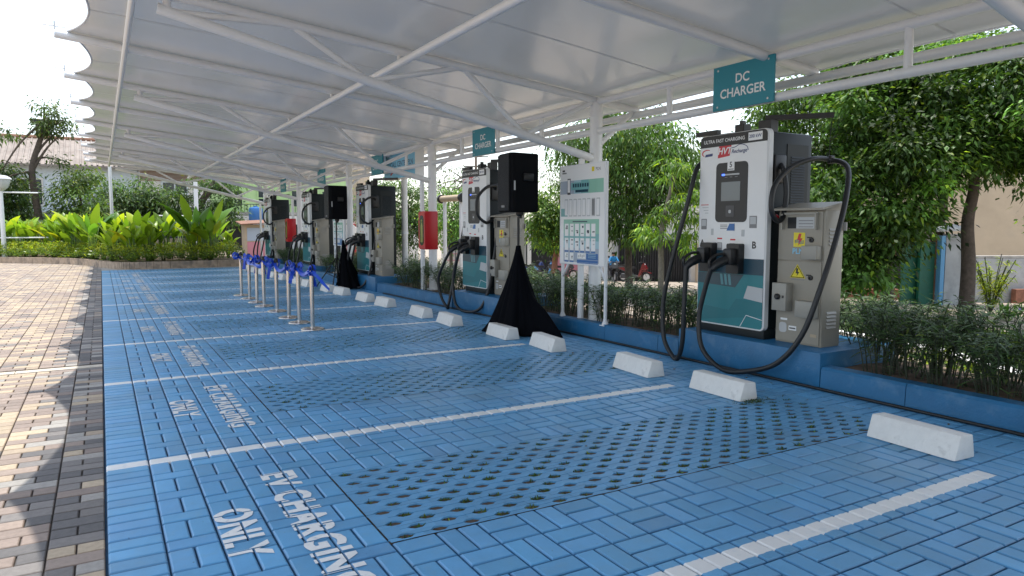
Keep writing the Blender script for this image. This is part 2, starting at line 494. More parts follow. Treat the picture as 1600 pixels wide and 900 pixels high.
# ------------------------------------------------------------------ block paving (numpy)
BLUE = np.array([.118, .355, .61])
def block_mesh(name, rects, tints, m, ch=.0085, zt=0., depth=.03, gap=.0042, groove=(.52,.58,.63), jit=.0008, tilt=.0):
    r = np.asarray(rects, dtype=float); n = len(r)
    x0 = r[:,0]+gap; x1 = r[:,1]-gap; y0 = r[:,2]+gap; y1 = r[:,3]-gap
    dz = rs.uniform(-jit, jit, n)
    V = np.zeros((n, 12, 3))
    for ring, (ins, z) in enumerate([(0, zt-depth), (0, zt-ch*.8), (ch, zt)]):
        xs = [x0+ins, x1-ins, x1-ins, x0+ins]; ys = [y0+ins, y0+ins, y1-ins, y1-ins]
        for k in range(4):
            V[:, ring*4+k, 0] = xs[k]; V[:, ring*4+k, 1] = ys[k]
            V[:, ring*4+k, 2] = z + dz + (rs.uniform(-tilt, tilt, n) if tilt else 0)
    F = []
    for ring in range(2):
        for k in range(4):
            a = ring*4+k; b = ring*4+(k+1) % 4
            F.append((a, b, b+4, a+4))
    F.append((8, 9, 10, 11))
    F = np.array(F)
    faces = (F[None] + (np.arange(n)*12)[:, None, None]).reshape(-1, 4)
    me = bpy.data.meshes.new(name)
    me.vertices.add(n*12); me.loops.add(len(faces)*4); me.polygons.add(len(faces))
    me.vertices.foreach_set('co', V.ravel())
    me.loops.foreach_set('vertex_index', faces.ravel().astype(np.int32))
    me.polygons.foreach_set('loop_start', (np.arange(len(faces))*4).astype(np.int32))
    me.update(calc_edges=True); me.validate()
    me.polygons.foreach_set('use_smooth', np.zeros(len(me.polygons), dtype=bool))
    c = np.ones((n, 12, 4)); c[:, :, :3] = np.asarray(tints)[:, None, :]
    c[:, :8, :3] *= np.array(groove)      # block sides and chamfers tinted darker than the tops
    a = me.attributes.new('tint', 'FLOAT_COLOR', 'POINT')
    a.data.foreach_set('color', c.astype(np.float32).ravel())
    me.materials.append(m)
    o = bpy.data.objects.new(name, me); col.objects.link(o)
    return o

YMIN, YMAX = -1.0, 27.5
blue_rects = []
SX0, SX1 = 1.13, 5.20
U = .2325
strips = []
for k in range(len(LINES)):
    a = LINES[k]; b = LINES[k+1] if k+1 < len(LINES) else a + 2.6
    c = (a+b)/2 + .05
    strips.append((c-.53, c+.53))
# left soldier border
y = YMIN
while y < YMAX:
    blue_rects.append((-.04, .20, y, y+.1165)); y += .1165
# four columns of one-lying two-standing blocks
for i in range(4):
    xa = .20 + i*U
    y = YMIN + (0 if i % 2 == 0 else .175)
    while y < YMAX:
        blue_rects.append((xa, xa+U, y, y+.1165))
        blue_rects.append((xa, xa+U/2, y+.1165, y+.349)); blue_rects.append((xa+U/2, xa+U, y+.1165, y+.349))
        y += .349
# basket weave between the grass-grid strips, soldiers under each white line
def basket(x0, x1, y0, y1, par=0):
    nx = max(1, round((x1-x0)/U)); ny = max(1, round((y1-y0)/U))
    ux = (x1-x0)/nx; uy = (y1-y0)/ny
    for i in range(nx):
        for j in range(ny):
            xa = x0+i*ux; ya = y0+j*uy
            if (i+j+par) % 2:
                blue_rects.append((xa, xa+ux, ya, ya+uy/2)); blue_rects.append((xa, xa+ux, ya+uy/2, ya+uy))
            else:
                blue_rects.append((xa, xa+ux/2, ya, ya+uy)); blue_rects.append((xa+ux/2, xa+ux, ya, ya+uy))
XE = 5.68
for k in range(len(LINES)):
    l = LINES[k]
    s0 = strips[k-1][1] if k else YMIN
    s1 = strips[k][0]
    if s1 < YMIN: continue
    s0 = max(s0, YMIN)
    if l-.1165 > s0: basket(SX0, XE, s0, l-.1165, k)
    n = round((XE-SX0)/(U/2))
    for i in range(n):
        u = (XE-SX0)/n
        if l-.1165 >= YMIN: blue_rects.append((SX0+i*u, SX0+(i+1)*u, l-.1165, l+.1165))
    if l+.1165 < s1: basket(SX0, XE, max(l+.1165, YMIN), s1, k+1)
    a, b = strips[k]
    if b > YMIN: basket(SX1, XE, max(a, YMIN), min(b, YMAX), k)
    # tail beyond last strip is covered by the far row
blue_rects = [q for q in blue_rects if q[3] <= YMAX + .12]
n = len(blue_rects)
tint = BLUE[None]*(1 + rs.normal(0, .06, (n,1))) + rs.normal(0, .006, (n,3))*[.5, .6, .8]
tint = np.clip(tint, .01, 1)
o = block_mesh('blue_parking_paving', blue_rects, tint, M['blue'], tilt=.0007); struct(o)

# grass-grid pavers: real holes
grid = MB(); tl = []
GA, GB = .18, .16
hole_pts = []
HX, HY = .051, .0275
for (a, b) in strips:
    if b < 0.5: continue
    b = min(b, YMAX-.05)
    nx = int(round((SX1-SX0)/GA)); ny = int((b-a)/(GB/2))
    hy = (b-a)/ny
    for j in range(ny):
        off = (j % 2)*.5
        i0 = -1 if off else 0
        for i in range(i0, nx):
            xa = SX0 + (i+off)*GA; xb = xa + GA
            cx = (xa+xb)/2; cy = a + (j+.5)*hy
            xa_ = max(xa, SX0); xb_ = min(xb, SX1)
            if xb_-xa_ < .12:
                # half cell at the strip end: solid half block
                ya, yb = cy-hy/2, cy+hy/2
                grid.add([(xa_,ya,0),(xb_,ya,0),(xb_,yb,0),(xa_,yb,0)], [(0,1,2,3)])
                tl += [1+rnd.gauss(0,.05)]*4
                continue
            hole_pts.append((cx, cy))
            g = .0025
            for sgn in (-1, 1):
                ye = cy + sgn*hy/2
                yi = cy + sgn*g
                z0 = rnd.uniform(-.0012, .0008)
                tops = [(xa_, yi), (cx-HX, yi), (cx-HX*.38, cy+sgn*HY), (cx+HX*.38, cy+sgn*HY), (cx+HX, yi), (xb_, yi), (xb_, ye), (cx+HX*.38, ye), (cx-HX*.38, ye), (xa_, ye)]
                vs = [(p[0], p[1], z0) for p in tops]
                low = [(p[0], p[1], -.045) for p in tops[:6]]
                fs = [(0,1,2,8,9), (2,3,7,8), (3,4,5,6,7)]
                fs += [(i_, i_+1, 10+i_+1, 10+i_) for i_ in range(5)]
                if sgn < 0: fs = [tuple(reversed(f)) for f in fs]
                grid.add(vs+low, fs)
                tl += [1+rnd.gauss(0,.04)]*16
tt = np.array(tl)[:, None]*BLUE[None]*.93
grid.tint = np.concatenate([np.clip(tt, .005, 1), np.ones((len(tl),1))], 1)
o = grid.build('grass_grid_paving', M['blue'], fix=False); struct(o)
# soil sheet in the cells and under the joints
mb = MB(); mb.box((-.05, YMIN, -.30), (XE, YMAX+.1, -.018)); o = mb.build('joint_sand', M['bluejoint']); struct(o)
mb = MB()
for (a, b) in strips:
    if b > .5: mb.add([(SX0,a,-.010),(SX1,a,-.010),(SX1,min(b,YMAX),-.010),(SX0,min(b,YMAX),-.010)], [(0,1,2,3)])
o = mb.build('cell_soil', M['soil'], fix=False); struct(o)

# leaf / blade meshes -------------------------------------------------------
def leaf_mesh(P, D, L, W, droop=.3, kind='rhomb', up=None):
    """P base points, D directions, L lengths, W widths (arrays). Returns verts (n,k,3) and faces."""
    P = np.asarray(P, float); D = np.asarray(D, float); n = len(P)
    D = D/np.maximum(np.linalg.norm(D, axis=1, keepdims=True), 1e-6)
    upv = np.tile(np.array([0,0,1.]), (n,1)) + rs.normal(0, .35 if up is None else up, (n,3))
    S = np.cross(D, upv); S /= np.maximum(np.linalg.norm(S, axis=1, keepdims=True), 1e-6)
    L = np.broadcast_to(L, n)[:, None]; W = np.broadcast_to(W, n)[:, None]
    dz = np.array([0,0,-1.])[None]
    if kind == 'rhomb':
        mid = P + D*L*.45
        tip = P + D*L + dz*L*droop
        fold = np.cross(S, D)*W*.18
        V = np.stack([P, mid+S*W*.5-fold, tip, mid-S*W*.5-fold], 1)
        F = [(0,1,2), (0,2,3)]
    else:
        m1 = P + D*L*.33 + dz*L*droop*.10
        m2 = P + D*L*.70 + dz*L*droop*.45
        tip = P + D*L + dz*L*droop
        V = np.stack([P, m1+S*W*.5, m1-S*W*.5, m2+S*W*.36, m2-S*W*.36, tip], 1)
        F = [(0,1,2), (1,3,4,2), (3,5,4)]
    return V, F
def build_leaves(name, V, F, tints, m, parent=None, smooth=False):
    n, k, _ = V.shape
    fl = []; ls = []; pos = 0
    idx = []
    per = sum(len(f) for f in F)
    base = np.concatenate([np.array(f) for f in F])
    loops = (base[None] + (np.arange(n)*k)[:, None]).ravel()
    starts = np.cumsum([0]+[len(f) for f in F[:-1]])
    ls = (starts[None] + (np.arange(n)*per)[:, None]).ravel()
    me = bpy.data.meshes.new(name)
    me.vertices.add(n*k); me.loops.add(len(loops)); me.polygons.add(len(ls))
    me.vertices.foreach_set('co', V.ravel())
    me.loops.foreach_set('vertex_index', loops.astype(np.int32))
    me.polygons.foreach_set('loop_start', ls.astype(np.int32))
    me.update(calc_edges=True); me.validate()
    me.polygons.foreach_set('use_smooth', np.zeros(len(me.polygons), dtype=bool))
    c = np.ones((n, k, 4)); c[:, :, :3] = np.clip(tints, .002, 1)[:, None, :]
    a = me.attributes.new('tint', 'FLOAT_COLOR', 'POINT'); a.data.foreach_set('color', c.astype(np.float32).ravel())
    me.materials.append(m)
    o = bpy.data.objects.new(name, me); col.objects.link(o)
    if parent: o.parent = parent
    return o
def tints(n, c, v=.25, yel=.1):
    c = np.array(c)[None]
    k = np.exp(rs.normal(0, v, (n,1)))
    t = c*k
    y = rs.uniform(0, 1, (n,1)) < yel
    return np.where(y, t*np.array([2.2,1.6,.9]), t)

# grass in the cells
P = []; D = []
for (x, y_) in hole_pts:
    q = rnd.random()
    nb = 0 if q < .25 else (rnd.randint(4, 10) if q < .85 else rnd.randint(12, 22))
    if y_ > 14: nb = nb//2
    for i in range(nb):
        P.append((x+rnd.uniform(-.035,.035), y_+rnd.uniform(-.015,.015), -.016))
        D.append((rnd.gauss(0,.5), rnd.gauss(0,.5), 1))
P = np.array(P); D = np.array(D); n = len(P)
V, F = leaf_mesh(P, D, rs.uniform(.02,.05,n), rs.uniform(.005,.010,n), .3, 'rhomb')
o = build_leaves('grass', V, F, tints(n, (.05,.095,.022), .45, .25), M['grass'])
tag(o, 'small grass tufts and weeds growing in the holes of the blue grid pavers', 'grass', kind='stuff')

# a few dry leaves blown over the bays
P=[];D=[]
for i in range(46):
    x = rnd.uniform(.3,5.5) if i % 3 else rnd.uniform(5.2,5.6)
    P.append((x, rnd.uniform(1.8,13), .008)); a_ = rnd.uniform(0,6.28); D.append((math.cos(a_), math.sin(a_), rnd.uniform(.0,.15)))
V, F = leaf_mesh(np.array(P), np.array(D), rs.uniform(.02,.055,46), rs.uniform(.01,.022,46), .05)
o = build_leaves('dry_leaves', V, F, tints(46, (.16,.085,.03), .4, .1), M['grass']); tag(o, 'small dry brown leaves scattered over the blue paving', 'dry leaves', kind='stuff')
# ------------------------------------------------------------------ left plaza pavers
pal = [((.345,.275,.23), 5), ((.30,.24,.205), 4), ((.52,.42,.30), 3.6), ((.43,.345,.255), 2), ((.135,.13,.13), .25), ((.38,.36,.33), .5), ((.22,.205,.195), .7)]
pc = np.array([p[0] for p in pal]); pw = np.array([p[1] for p in pal])
br = []; bt = []
def addb(x0, x1, y0, y1):
    br.append((x0, x1, y0, y1))
    q = mnoise.noise(Vector((x0*.5, y0*1.5, 3.1))) + .6*mnoise.noise(Vector((x0*1.1, y0*5.3, 1.7)))
    wgt = pw.copy()
    if q > .12: wgt = wgt*np.array([.7,.5,2.2,1.6,.2,.8,.3])
    elif q < -.12: wgt = wgt*np.array([1.3,1.6,.4,.6,1.2,.6,1.5])
    if x0 > -.62: wgt = wgt*np.array([.1,.35,.12,.1,22,6,9])
    i = rs.choice(len(pal), p=wgt/wgt.sum())
    bt.append(.84*pc[i]*(1+rs.normal(0,.06)))
H = .118; UU = .236
j = 0; y = -1.0
BAND = 8.72
while y < 40:
    yy0, yy1 = y, y+H
    if not (yy1 > BAND and yy0 < BAND+.12):
        # column beside the blue bays
        xa = -.045
        if j % 2: addb(xa-UU, xa, yy0, yy1)
        else: addb(xa-UU, xa-UU/2, yy0, yy1); addb(xa-UU/2, xa, yy0, yy1)
        xa -= UU
        while xa > -7.0:
            if (j + int(round(xa*7))) % 2: addb(xa-UU, xa, yy0, yy1); addb(xa-1.5*UU, xa-UU, yy0, yy1)
            else: addb(xa-UU/2, xa, yy0, yy1); addb(xa-1.5*UU, xa-UU/2, yy0, yy1)
            xa -= 1.5*UU
    y += H; j += 1
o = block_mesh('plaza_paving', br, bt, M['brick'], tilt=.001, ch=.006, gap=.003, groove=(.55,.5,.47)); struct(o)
mb = MB(); mb.box((-40, -12, -.3), (-.05, 42, -.016)); o = mb.build('plaza_joint_sand', M['joint']); struct(o)
mb = MB()
for i in range(9):
    x = -.05 - i*.78
    mb.box((x-.776, BAND-.01, -.05), (x, BAND+.125, .001), .004)
o = mb.build('plaza_concrete_strip', mat('cream_concrete_strip', (.56,.50,.41), .8, var=.1, vscale=8, bump=.3)); struct(o)
# outer plaza beyond the modelled pavers
M['brickfar'] = mat('far_plaza_pavers', (.38, .29, .21), .85, var=.35, vscale=3.5, bump=.3)
mb = MB(); mb.box((-40, -12, -.2), (-7.05, 42, -.004)); o = mb.build('outer_plaza_paving', M['brickfar']); struct(o)
mb = MB(); mb.box((-.05, YMAX+.1, -.2), (8, 33, -.006)); o = mb.build('far_apron', M['conc']); struct(o)

# ------------------------------------------------------------------ painted bay lettering, cut by the block joints
def clip(poly, x0, x1, y0, y1):
    for ax, lim, sg in ((0,x0,1),(0,x1,-1),(1,y0,1),(1,y1,-1)):
        out = []
        for i in range(len(poly)):
            a = poly[i]; b = poly[(i+1) % len(poly)]
            da = (a[ax]-lim)*sg; db = (b[ax]-lim)*sg
            if da >= 0: out.append(a)
            if (da >= 0) != (db >= 0):
                t = da/(da-db)
                out.append((a[0]+(b[0]-a[0])*t, a[1]+(b[1]-a[1])*t))
        poly = out
        if len(poly) < 3: return None
    return poly
def ground_text(s, cx, cy, hgt, length, tone):
    vs, fs = text_geo(s, 1.0, .042, 0, 1.12)
    xs = [v.x for v in vs]; ys = [v.y for v in vs]
    sx = length/(max(xs)-min(xs)); sy = hgt/(max(ys)-min(ys))
    mx = (max(xs)+min(xs))/2; my = (max(ys)+min(ys))/2
    pts = [(cx + (v.y-my)*sy, cy - (v.x-mx)*sx) for v in vs]
    x0 = cx-hgt*.6; x1 = cx+hgt*.6; y0 = cy-length*.55; y1 = cy+length*.55
    cells = [q for q in blue_rects if q[1] > x0 and q[0] < x1 and q[3] > y0 and q[2] < y1]
    mb = MB()
    for f in fs:
        poly = [pts[i] for i in f]
        px0 = min(p[0] for p in poly); px1 = max(p[0] for p in poly); py0 = min(p[1] for p in poly); py1 = max(p[1] for p in poly)
        for q in cells:
            if q[1] < px0 or q[0] > px1 or q[3] < py0 or q[2] > py1: continue
            e = .0055
            c = clip(poly, q[0]+e, q[1]-e, q[2]+e, q[3]-e)
            if c: mb.add([(p[0], p[1], .0035) for p in c], [tuple(range(len(c)))])
    o = mb.build('painted_bay_lettering', M['wpaint'], fix=False)
    for p in o.data.polygons:
        pass
    bm = bmesh.new(); bm.from_mesh(o.data)
    for f in bm.faces:
        f.normal_update()
        if f.normal.z < 0: f.normal_flip()
    bm.to_mesh(o.data); bm.free()
    struct(o)
for k in range(2, len(LINES)):
    a = LINES[k]; b = LINES[k+1] if k+1 < len(LINES) else None
    if b is None: continue
    c = (a+b)/2
    ground_text('EV CHARGING', .86, c-.02, .20, 1.56*(b-a)/2.7, 0)
    ground_text('ONLY', .53, c+.0, .20, .62*(b-a)/2.7, 0)

# ------------------------------------------------------------------ ground sheet, bed, kerbs
gx = sorted(set([-600,-200,-80,-40,-10,0,4,5.5] + [6+.6*i for i in range(24)] + [21+2*i for i in range(15)] + [55,70,100,200,600]))
gy = sorted(set([-600,-200,-60,-20] + [-4+2*i for i in range(30)] + [60,75,100,200,600]))
mb = MB()
vs = [(x, y_, (terr(x, y_) if y_ < 90 else terr(x, 90)) - (.0 if x > 7 else .26)) for y_ in gy for x in gx]
nx = len(gx)
fs = [(j*nx+i, j*nx+i+1, (j+1)*nx+i+1, (j+1)*nx+i) for j in range(len(gy)-1) for i in range(nx-1)]
mb.add(vs, fs); o = mb.build('ground', M['ground'], smooth=True, fix=False); struct(o)

KX = [(-6,5.66),(6,5.66),(8,5.62),(9.5,5.56),(13,5.45),(16,5.38),(19,5.28),(24,5.2),(30,5.12)]
def kx(y):
    for (a, xa), (b, xb) in zip(KX, KX[1:]):
        if y <= b: return xa + (xb-xa)*(y-a)/(b-a)
    return KX[-1][1]
CH_Y = [5.39, 11.1, 16.75, 21.75, 27.1]
def in_plinth(y):
    return any(c-1.24 < y < c+.62 for c in CH_Y)
mb = MB()
y = -5.0
edges = []
while y < 28:
    edges.append(y); y += 1.0
def kerb_piece(mb, a, b):
    g = .003
    for (p, q) in ((a+g, b-g),):
        xa, xb = kx(p), kx(q)
        prof = [(0,-.05),(.012,.185),(.03,.21),(.15,.214),(.15,-.05)]
        vs = [(xa+u, p, v) for u, v in prof] + [(xb+u, q, v) for u, v in prof]
        n_ = len(prof)
        mb.add(vs, [tuple(range(n_-1,-1,-1)), tuple(range(n_, 2*n_))] + [(i, (i+1) % n_, (i+1) % n_+n_, i+n_) for i in range(n_)])
segs = []
y = -5.0; off = .35
cuts = sorted([-5.0+off+i for i in range(34)] + [c-1.24 for c in CH_Y] + [c+.62 for c in CH_Y])
for a, b in zip(cuts, cuts[1:]):
    if b > 28.2: break
    if b-a < .02 or in_plinth((a+b)/2): continue
    kerb_piece(mb, a, b)
o = mb.build('blue_kerb', M['bluekerb'], smooth=True, auto=30); struct(o)
mb = MB()
for c in CH_Y:
    x = kx(c) + .004
    mb.box((x, c-1.235, -.05), (x+1.15, c+.615, .335), .012)
o = mb.build('charger_plinths', M['bluekerb'], smooth=True, auto=30); struct(o)
# soil bed behind the kerb
mb = MB()
ys = [-5+.5*i for i in range(68)]
rows = []
for y_ in ys:
    x0 = kx(y_)+.13
    prof = [(x0, .10), (x0+.02, .155), (x0+.5, .175), (x0+1.2, .15), (x0+1.6, .02), (x0+2.0, -.25)]
    rows.append([(u + rnd.uniform(-.02,.02)*(0 < i < 5), y_, v + rnd.uniform(-.02,.02)*(1 < i < 5)) for i, (u, v) in enumerate(prof)])
k = len(rows[0])
vs = [p for r_ in rows for p in r_]
mb.add(vs, [(j*k+i, j*k+i+1, (j+1)*k+i+1, (j+1)*k+i) for j in range(len(rows)-1) for i in range(k-1)])
o = mb.build('planting_bed', M['bed'], smooth=True); struct(o)

# white kerb and grass verge further back
KP = [(7.35,3.0),(7.7,3.9),(8.2,5),(9.7,9.5),(11.2,14.3),(13.0,20),(15.5,28),(19,40)]
KPc = cat([(a, b, 0) for a, b in KP], 8)
mb = MB(); gr = MB()
for p, q in zip(KPc, KPc[1:]):
    d = (q-p).normalized(); nrm = Vector((d.y, -d.x, 0))
    a, b = p+d*.004, q-d*.004
    za, zb = terr(a.x, a.y)+.14, terr(b.x, b.y)+.14
    P8 = [(a.x,a.y,za-.4),(b.x,b.y,zb-.4),(b.x+nrm.x*.2,b.y+nrm.y*.2,zb-.4),(a.x+nrm.x*.2,a.y+nrm.y*.2,za-.4),
          (a.x,a.y,za),(b.x,b.y,zb),(b.x+nrm.x*.2,b.y+nrm.y*.2,zb),(a.x+nrm.x*.2,a.y+nrm.y*.2,za)]
    mb.hexa(P8)
o = mb.build('white_verge_kerb', M['wconc']); struct(o)
for p, q in zip(KPc, KPc[1:]):
    d = (q-p).normalized(); nrm = Vector((d.y, -d.x, 0))
    for i in range(6):
        u0 = .2+i*.45; u1 = u0+.45
        vs = []
        for (pt, u) in ((p,u0),(q,u0),(q,u1),(p,u1)):
            x, y_ = pt.x+nrm.x*u, pt.y+nrm.y*u
            vs.append((x, y_, terr(x, y_)+.10))
        gr.add(vs, [(0,3,2,1)])
o = gr.build('grass_verge', mat('verge_turf', (.045,.08,.02), .9, var=.5, vscale=8, bump=.8, bscale=40), fix=False); struct(o)
P = []; D = []
for i in range(9000):
    k = rnd.randrange(len(KPc)-1)
    if KPc[k].y > 26: continue
    p = KPc[k].lerp(KPc[k+1], rnd.random()); d = (KPc[k+1]-KPc[k]).normalized(); nrm = Vector((d.y,-d.x,0))
    u = rnd.uniform(.22, 2.8)
    x, y_ = p.x+nrm.x*u, p.y+nrm.y*u
    P.append((x, y_, terr(x,y_)+.09)); D.append((rnd.gauss(0,.5), rnd.gauss(0,.5), 1))
n = len(P)
V, F = leaf_mesh(P, D, rs.uniform(.08,.20,n), rs.uniform(.012,.022,n), .3, 'rhomb')
o = build_leaves('verge_grass', V, F, tints(n, (.07,.14,.025), .35, .15), M['grass'])
tag(o, 'green grass on the verge behind the white kerb', 'grass', kind='stuff')
# ------------------------------------------------------------------ canopy
TR = [-9.0, -3.4, 2.2, 8.06, 13.7, 19.4, 25.15, 30.9]        # truss planes
RAF = []
for a, b in zip(TR, TR[1:]): RAF += [a, (a+b)/2]
RAF.append(TR[-1])
def zr(x): return 3.882 - .1105*x
PX = 6.0
can = thing('canopy', (6.0, 14, 0), 'long white tensile canopy on steel trusses shading the blue charging bays', 'canopy')
def lc(p): return (p[0]-6.0, p[1]-14, p[2])
def tb(name, pts, r, parent=can, m='wsteel', n=12):
    mb = MB(); mb.tube([lc(p) for p in pts], r, n)
    return mb.build(name, M[m], parent, smooth=True, auto=40)
for y in RAF:
    ra = tb('rafter', [(-.40, y, zr(-.40)), (6.72, y, zr(6.72))], .053)
    # tensioning plate and rod at the tip
    mb = MB()
    mb.tube([lc((-.53, y, zr(-.4)+.10)), lc((-.20, y, zr(-.4)+.085))], .008, 6)
    mb.build('tension_rod', M['galv'], ra)
    mb = MB(); mb.box(lc((-.405, y-.012, zr(-.4)+.04)), lc((-.385, y+.012, zr(-.4)+.15)))
    mb.build('tip_plate', M['galv'], ra)
for y in TR:
    def ch(x): return 3.79 - .2286*x
    t = tb('truss', [(.58, y, ch(.58)), (5.93, y, ch(5.93))], .056)
    t.name = 'lower_chord'
    nodes = [(.67, ch(.67)), (1.88, zr(1.88)), (2.75, ch(2.75)), (3.95, zr(3.95)), (4.85, ch(4.85)), (5.93, zr(5.93)-.03)]
    for a, b in zip(nodes, nodes[1:]):
        tb('web_strut', [(a[0], y, a[1]), (b[0], y, b[1])], .034, t)
    tb('end_strut', [(.67, y, ch(.67)), (.67, y, zr(.67))], .04, t)
    # posts
    po = tb('main_post', [(PX, y, .1), (PX, y, 3.2)], .088, n=18)
    mb = MB(); mb.box(lc((PX-.15, y-.15, .1)), lc((PX+.15, y+.15, .19)), .006); mb.build('base_plate', M['wsteel'], po)
    mb = MB(); mb.lathe([(.088,0),(.098,.004),(.098,.05),(.086,.055)], lc((PX, y, 3.0)), 18); mb.build('collar', M['wsteel'], po, smooth=True, auto=40)
    tb('side_post', [(PX-.22, y+.03, .1), (PX-.22, y+.03, 2.42)], .045)
    tb('rear_brace', [(PX+.05, y, 2.62), (6.62, y, zr(6.62)-.05)], .036)
tb('front_purlin', [(.37, -9.3, 3.755), (.37, 31.2, 3.755)], .036)
mp = tb('middle_purlin', [(3.12, -9.3, 3.40), (3.12, 31.2, 3.40)], .045)
for y in RAF:
    tb('stub', [(3.12, y, 3.40), (3.12, y, zr(3.12))], .02, mp, n=8)
tb('rear_purlin', [(6.68, -9.3, zr(6.68)-.075), (6.68, 31.2, zr(6.68)-.075)], .05)
ub = tb('beam_upper_chord', [(PX, -9.3, 3.20), (PX, 31.2, 3.20)], .047)
lb = tb('beam_lower_chord', [(PX, -9.3, 2.80), (PX, 31.2, 2.80)], .047)
for a, b in zip(TR, TR[1:]):
    for k in (1, 2, 3):
        y = a + (b-a)*k/4
        tb('beam_strut', [(PX, y, 2.80), (PX, y, 3.20)], .036)
# membrane: one skin with scalloped front edge
NU, NV = 26, 14
vs = []; 
ys = []
for a, b in zip(RAF, RAF[1:]):
    for k in range(NV): ys.append((a, b, k/NV))
ys.append((RAF[-2], RAF[-1], 1.0))
for a, b, t in ys:
    y = a + (b-a)*t
    sc = 4*t*(1-t)
    xf = -.26 + .25*math.sin(PI*t)**.85
    xr = 6.84 - .10*sc
    for i in range(NU+1):
        u = i/NU
        x = xf + (xr-xf)*u
        z = zr(x) + .062 + .05*sc*(4*u*(1-u)) - .03*sc*(1-u)**3
        vs.append(lc((x, y, z)))
W_ = NU+1
mb = MB(); mb.add(vs, [(j*W_+i, (j+1)*W_+i, (j+1)*W_+i+1, j*W_+i+1) for j in range(len(ys)-1) for i in range(NU)])
me = mb.build('membrane_roof', M['mem'], can, smooth=True, fix=False)
# hem rope along the scallops and welded seams
mb = MB(); mb.tube([vs[j*W_] for j in range(len(ys))], .012, 6); mb.build('edge_hem', M['seam'], me, smooth=True)
mb = MB(); mb.tube([vs[j*W_+NU] for j in range(len(ys))], .012, 6); mb.build('edge_hem', M['seam'], me, smooth=True)
for k in range(len(RAF)-1):
    for t in (NV//2,):
        j = k*NV + t
        p = [Vector(vs[j*W_+i]) for i in range(W_)]
        mb = MB()
        q = [a+Vector((0, s*.010, -.003)) for s in (-1, 1) for a in p]
        mb.add(q, [(i, i+1, W_+i+1, W_+i) for i in range(W_-1)])
        mb.build('weld_seam', M['seam'], me, fix=False)

# ------------------------------------------------------------------ DC CHARGER signs
def make_sign(yc, label):
    s = thing('charger_sign', (PX-.06, yc, 2.755), label, 'sign', 'DC charger signs hanging on the canopy beam')
    mb = MB(); mb.box((-.012, -.41, 0), (.012, .41, .47), .003); mb.build('panel', M['sign'], s)
    lettering('DC', .135, M['white'], (-.0135, 0, .305), (0,-1,0), (0,0,1), s, bold=.018)
    lettering('CHARGER', .135, M['white'], (-.0135, 0, .165), (0,-1,0), (0,0,1), s, bold=.018)
    for sy in (-.34, .34):
        for sz in (.04, .43):
            mb = MB(); mb.lathe([(.006,0),(.012,.002),(.012,.005),(.0,.006)], (0,0,0), 8)
            mb.v = [(-.012-z, sy+x, sz+y) for x, y, z in mb.v]
            mb.build('bolt', M['galv'], s)
    return s
words = ['large nearest', 'second nearest', 'third nearest', 'fourth nearest', 'farthest small']
for i, c in enumerate([5.41, 11.3, 16.9, 22.0, 27.3]):
    make_sign(c, f'{words[i]} teal DC CHARGER sign on the white canopy beam')

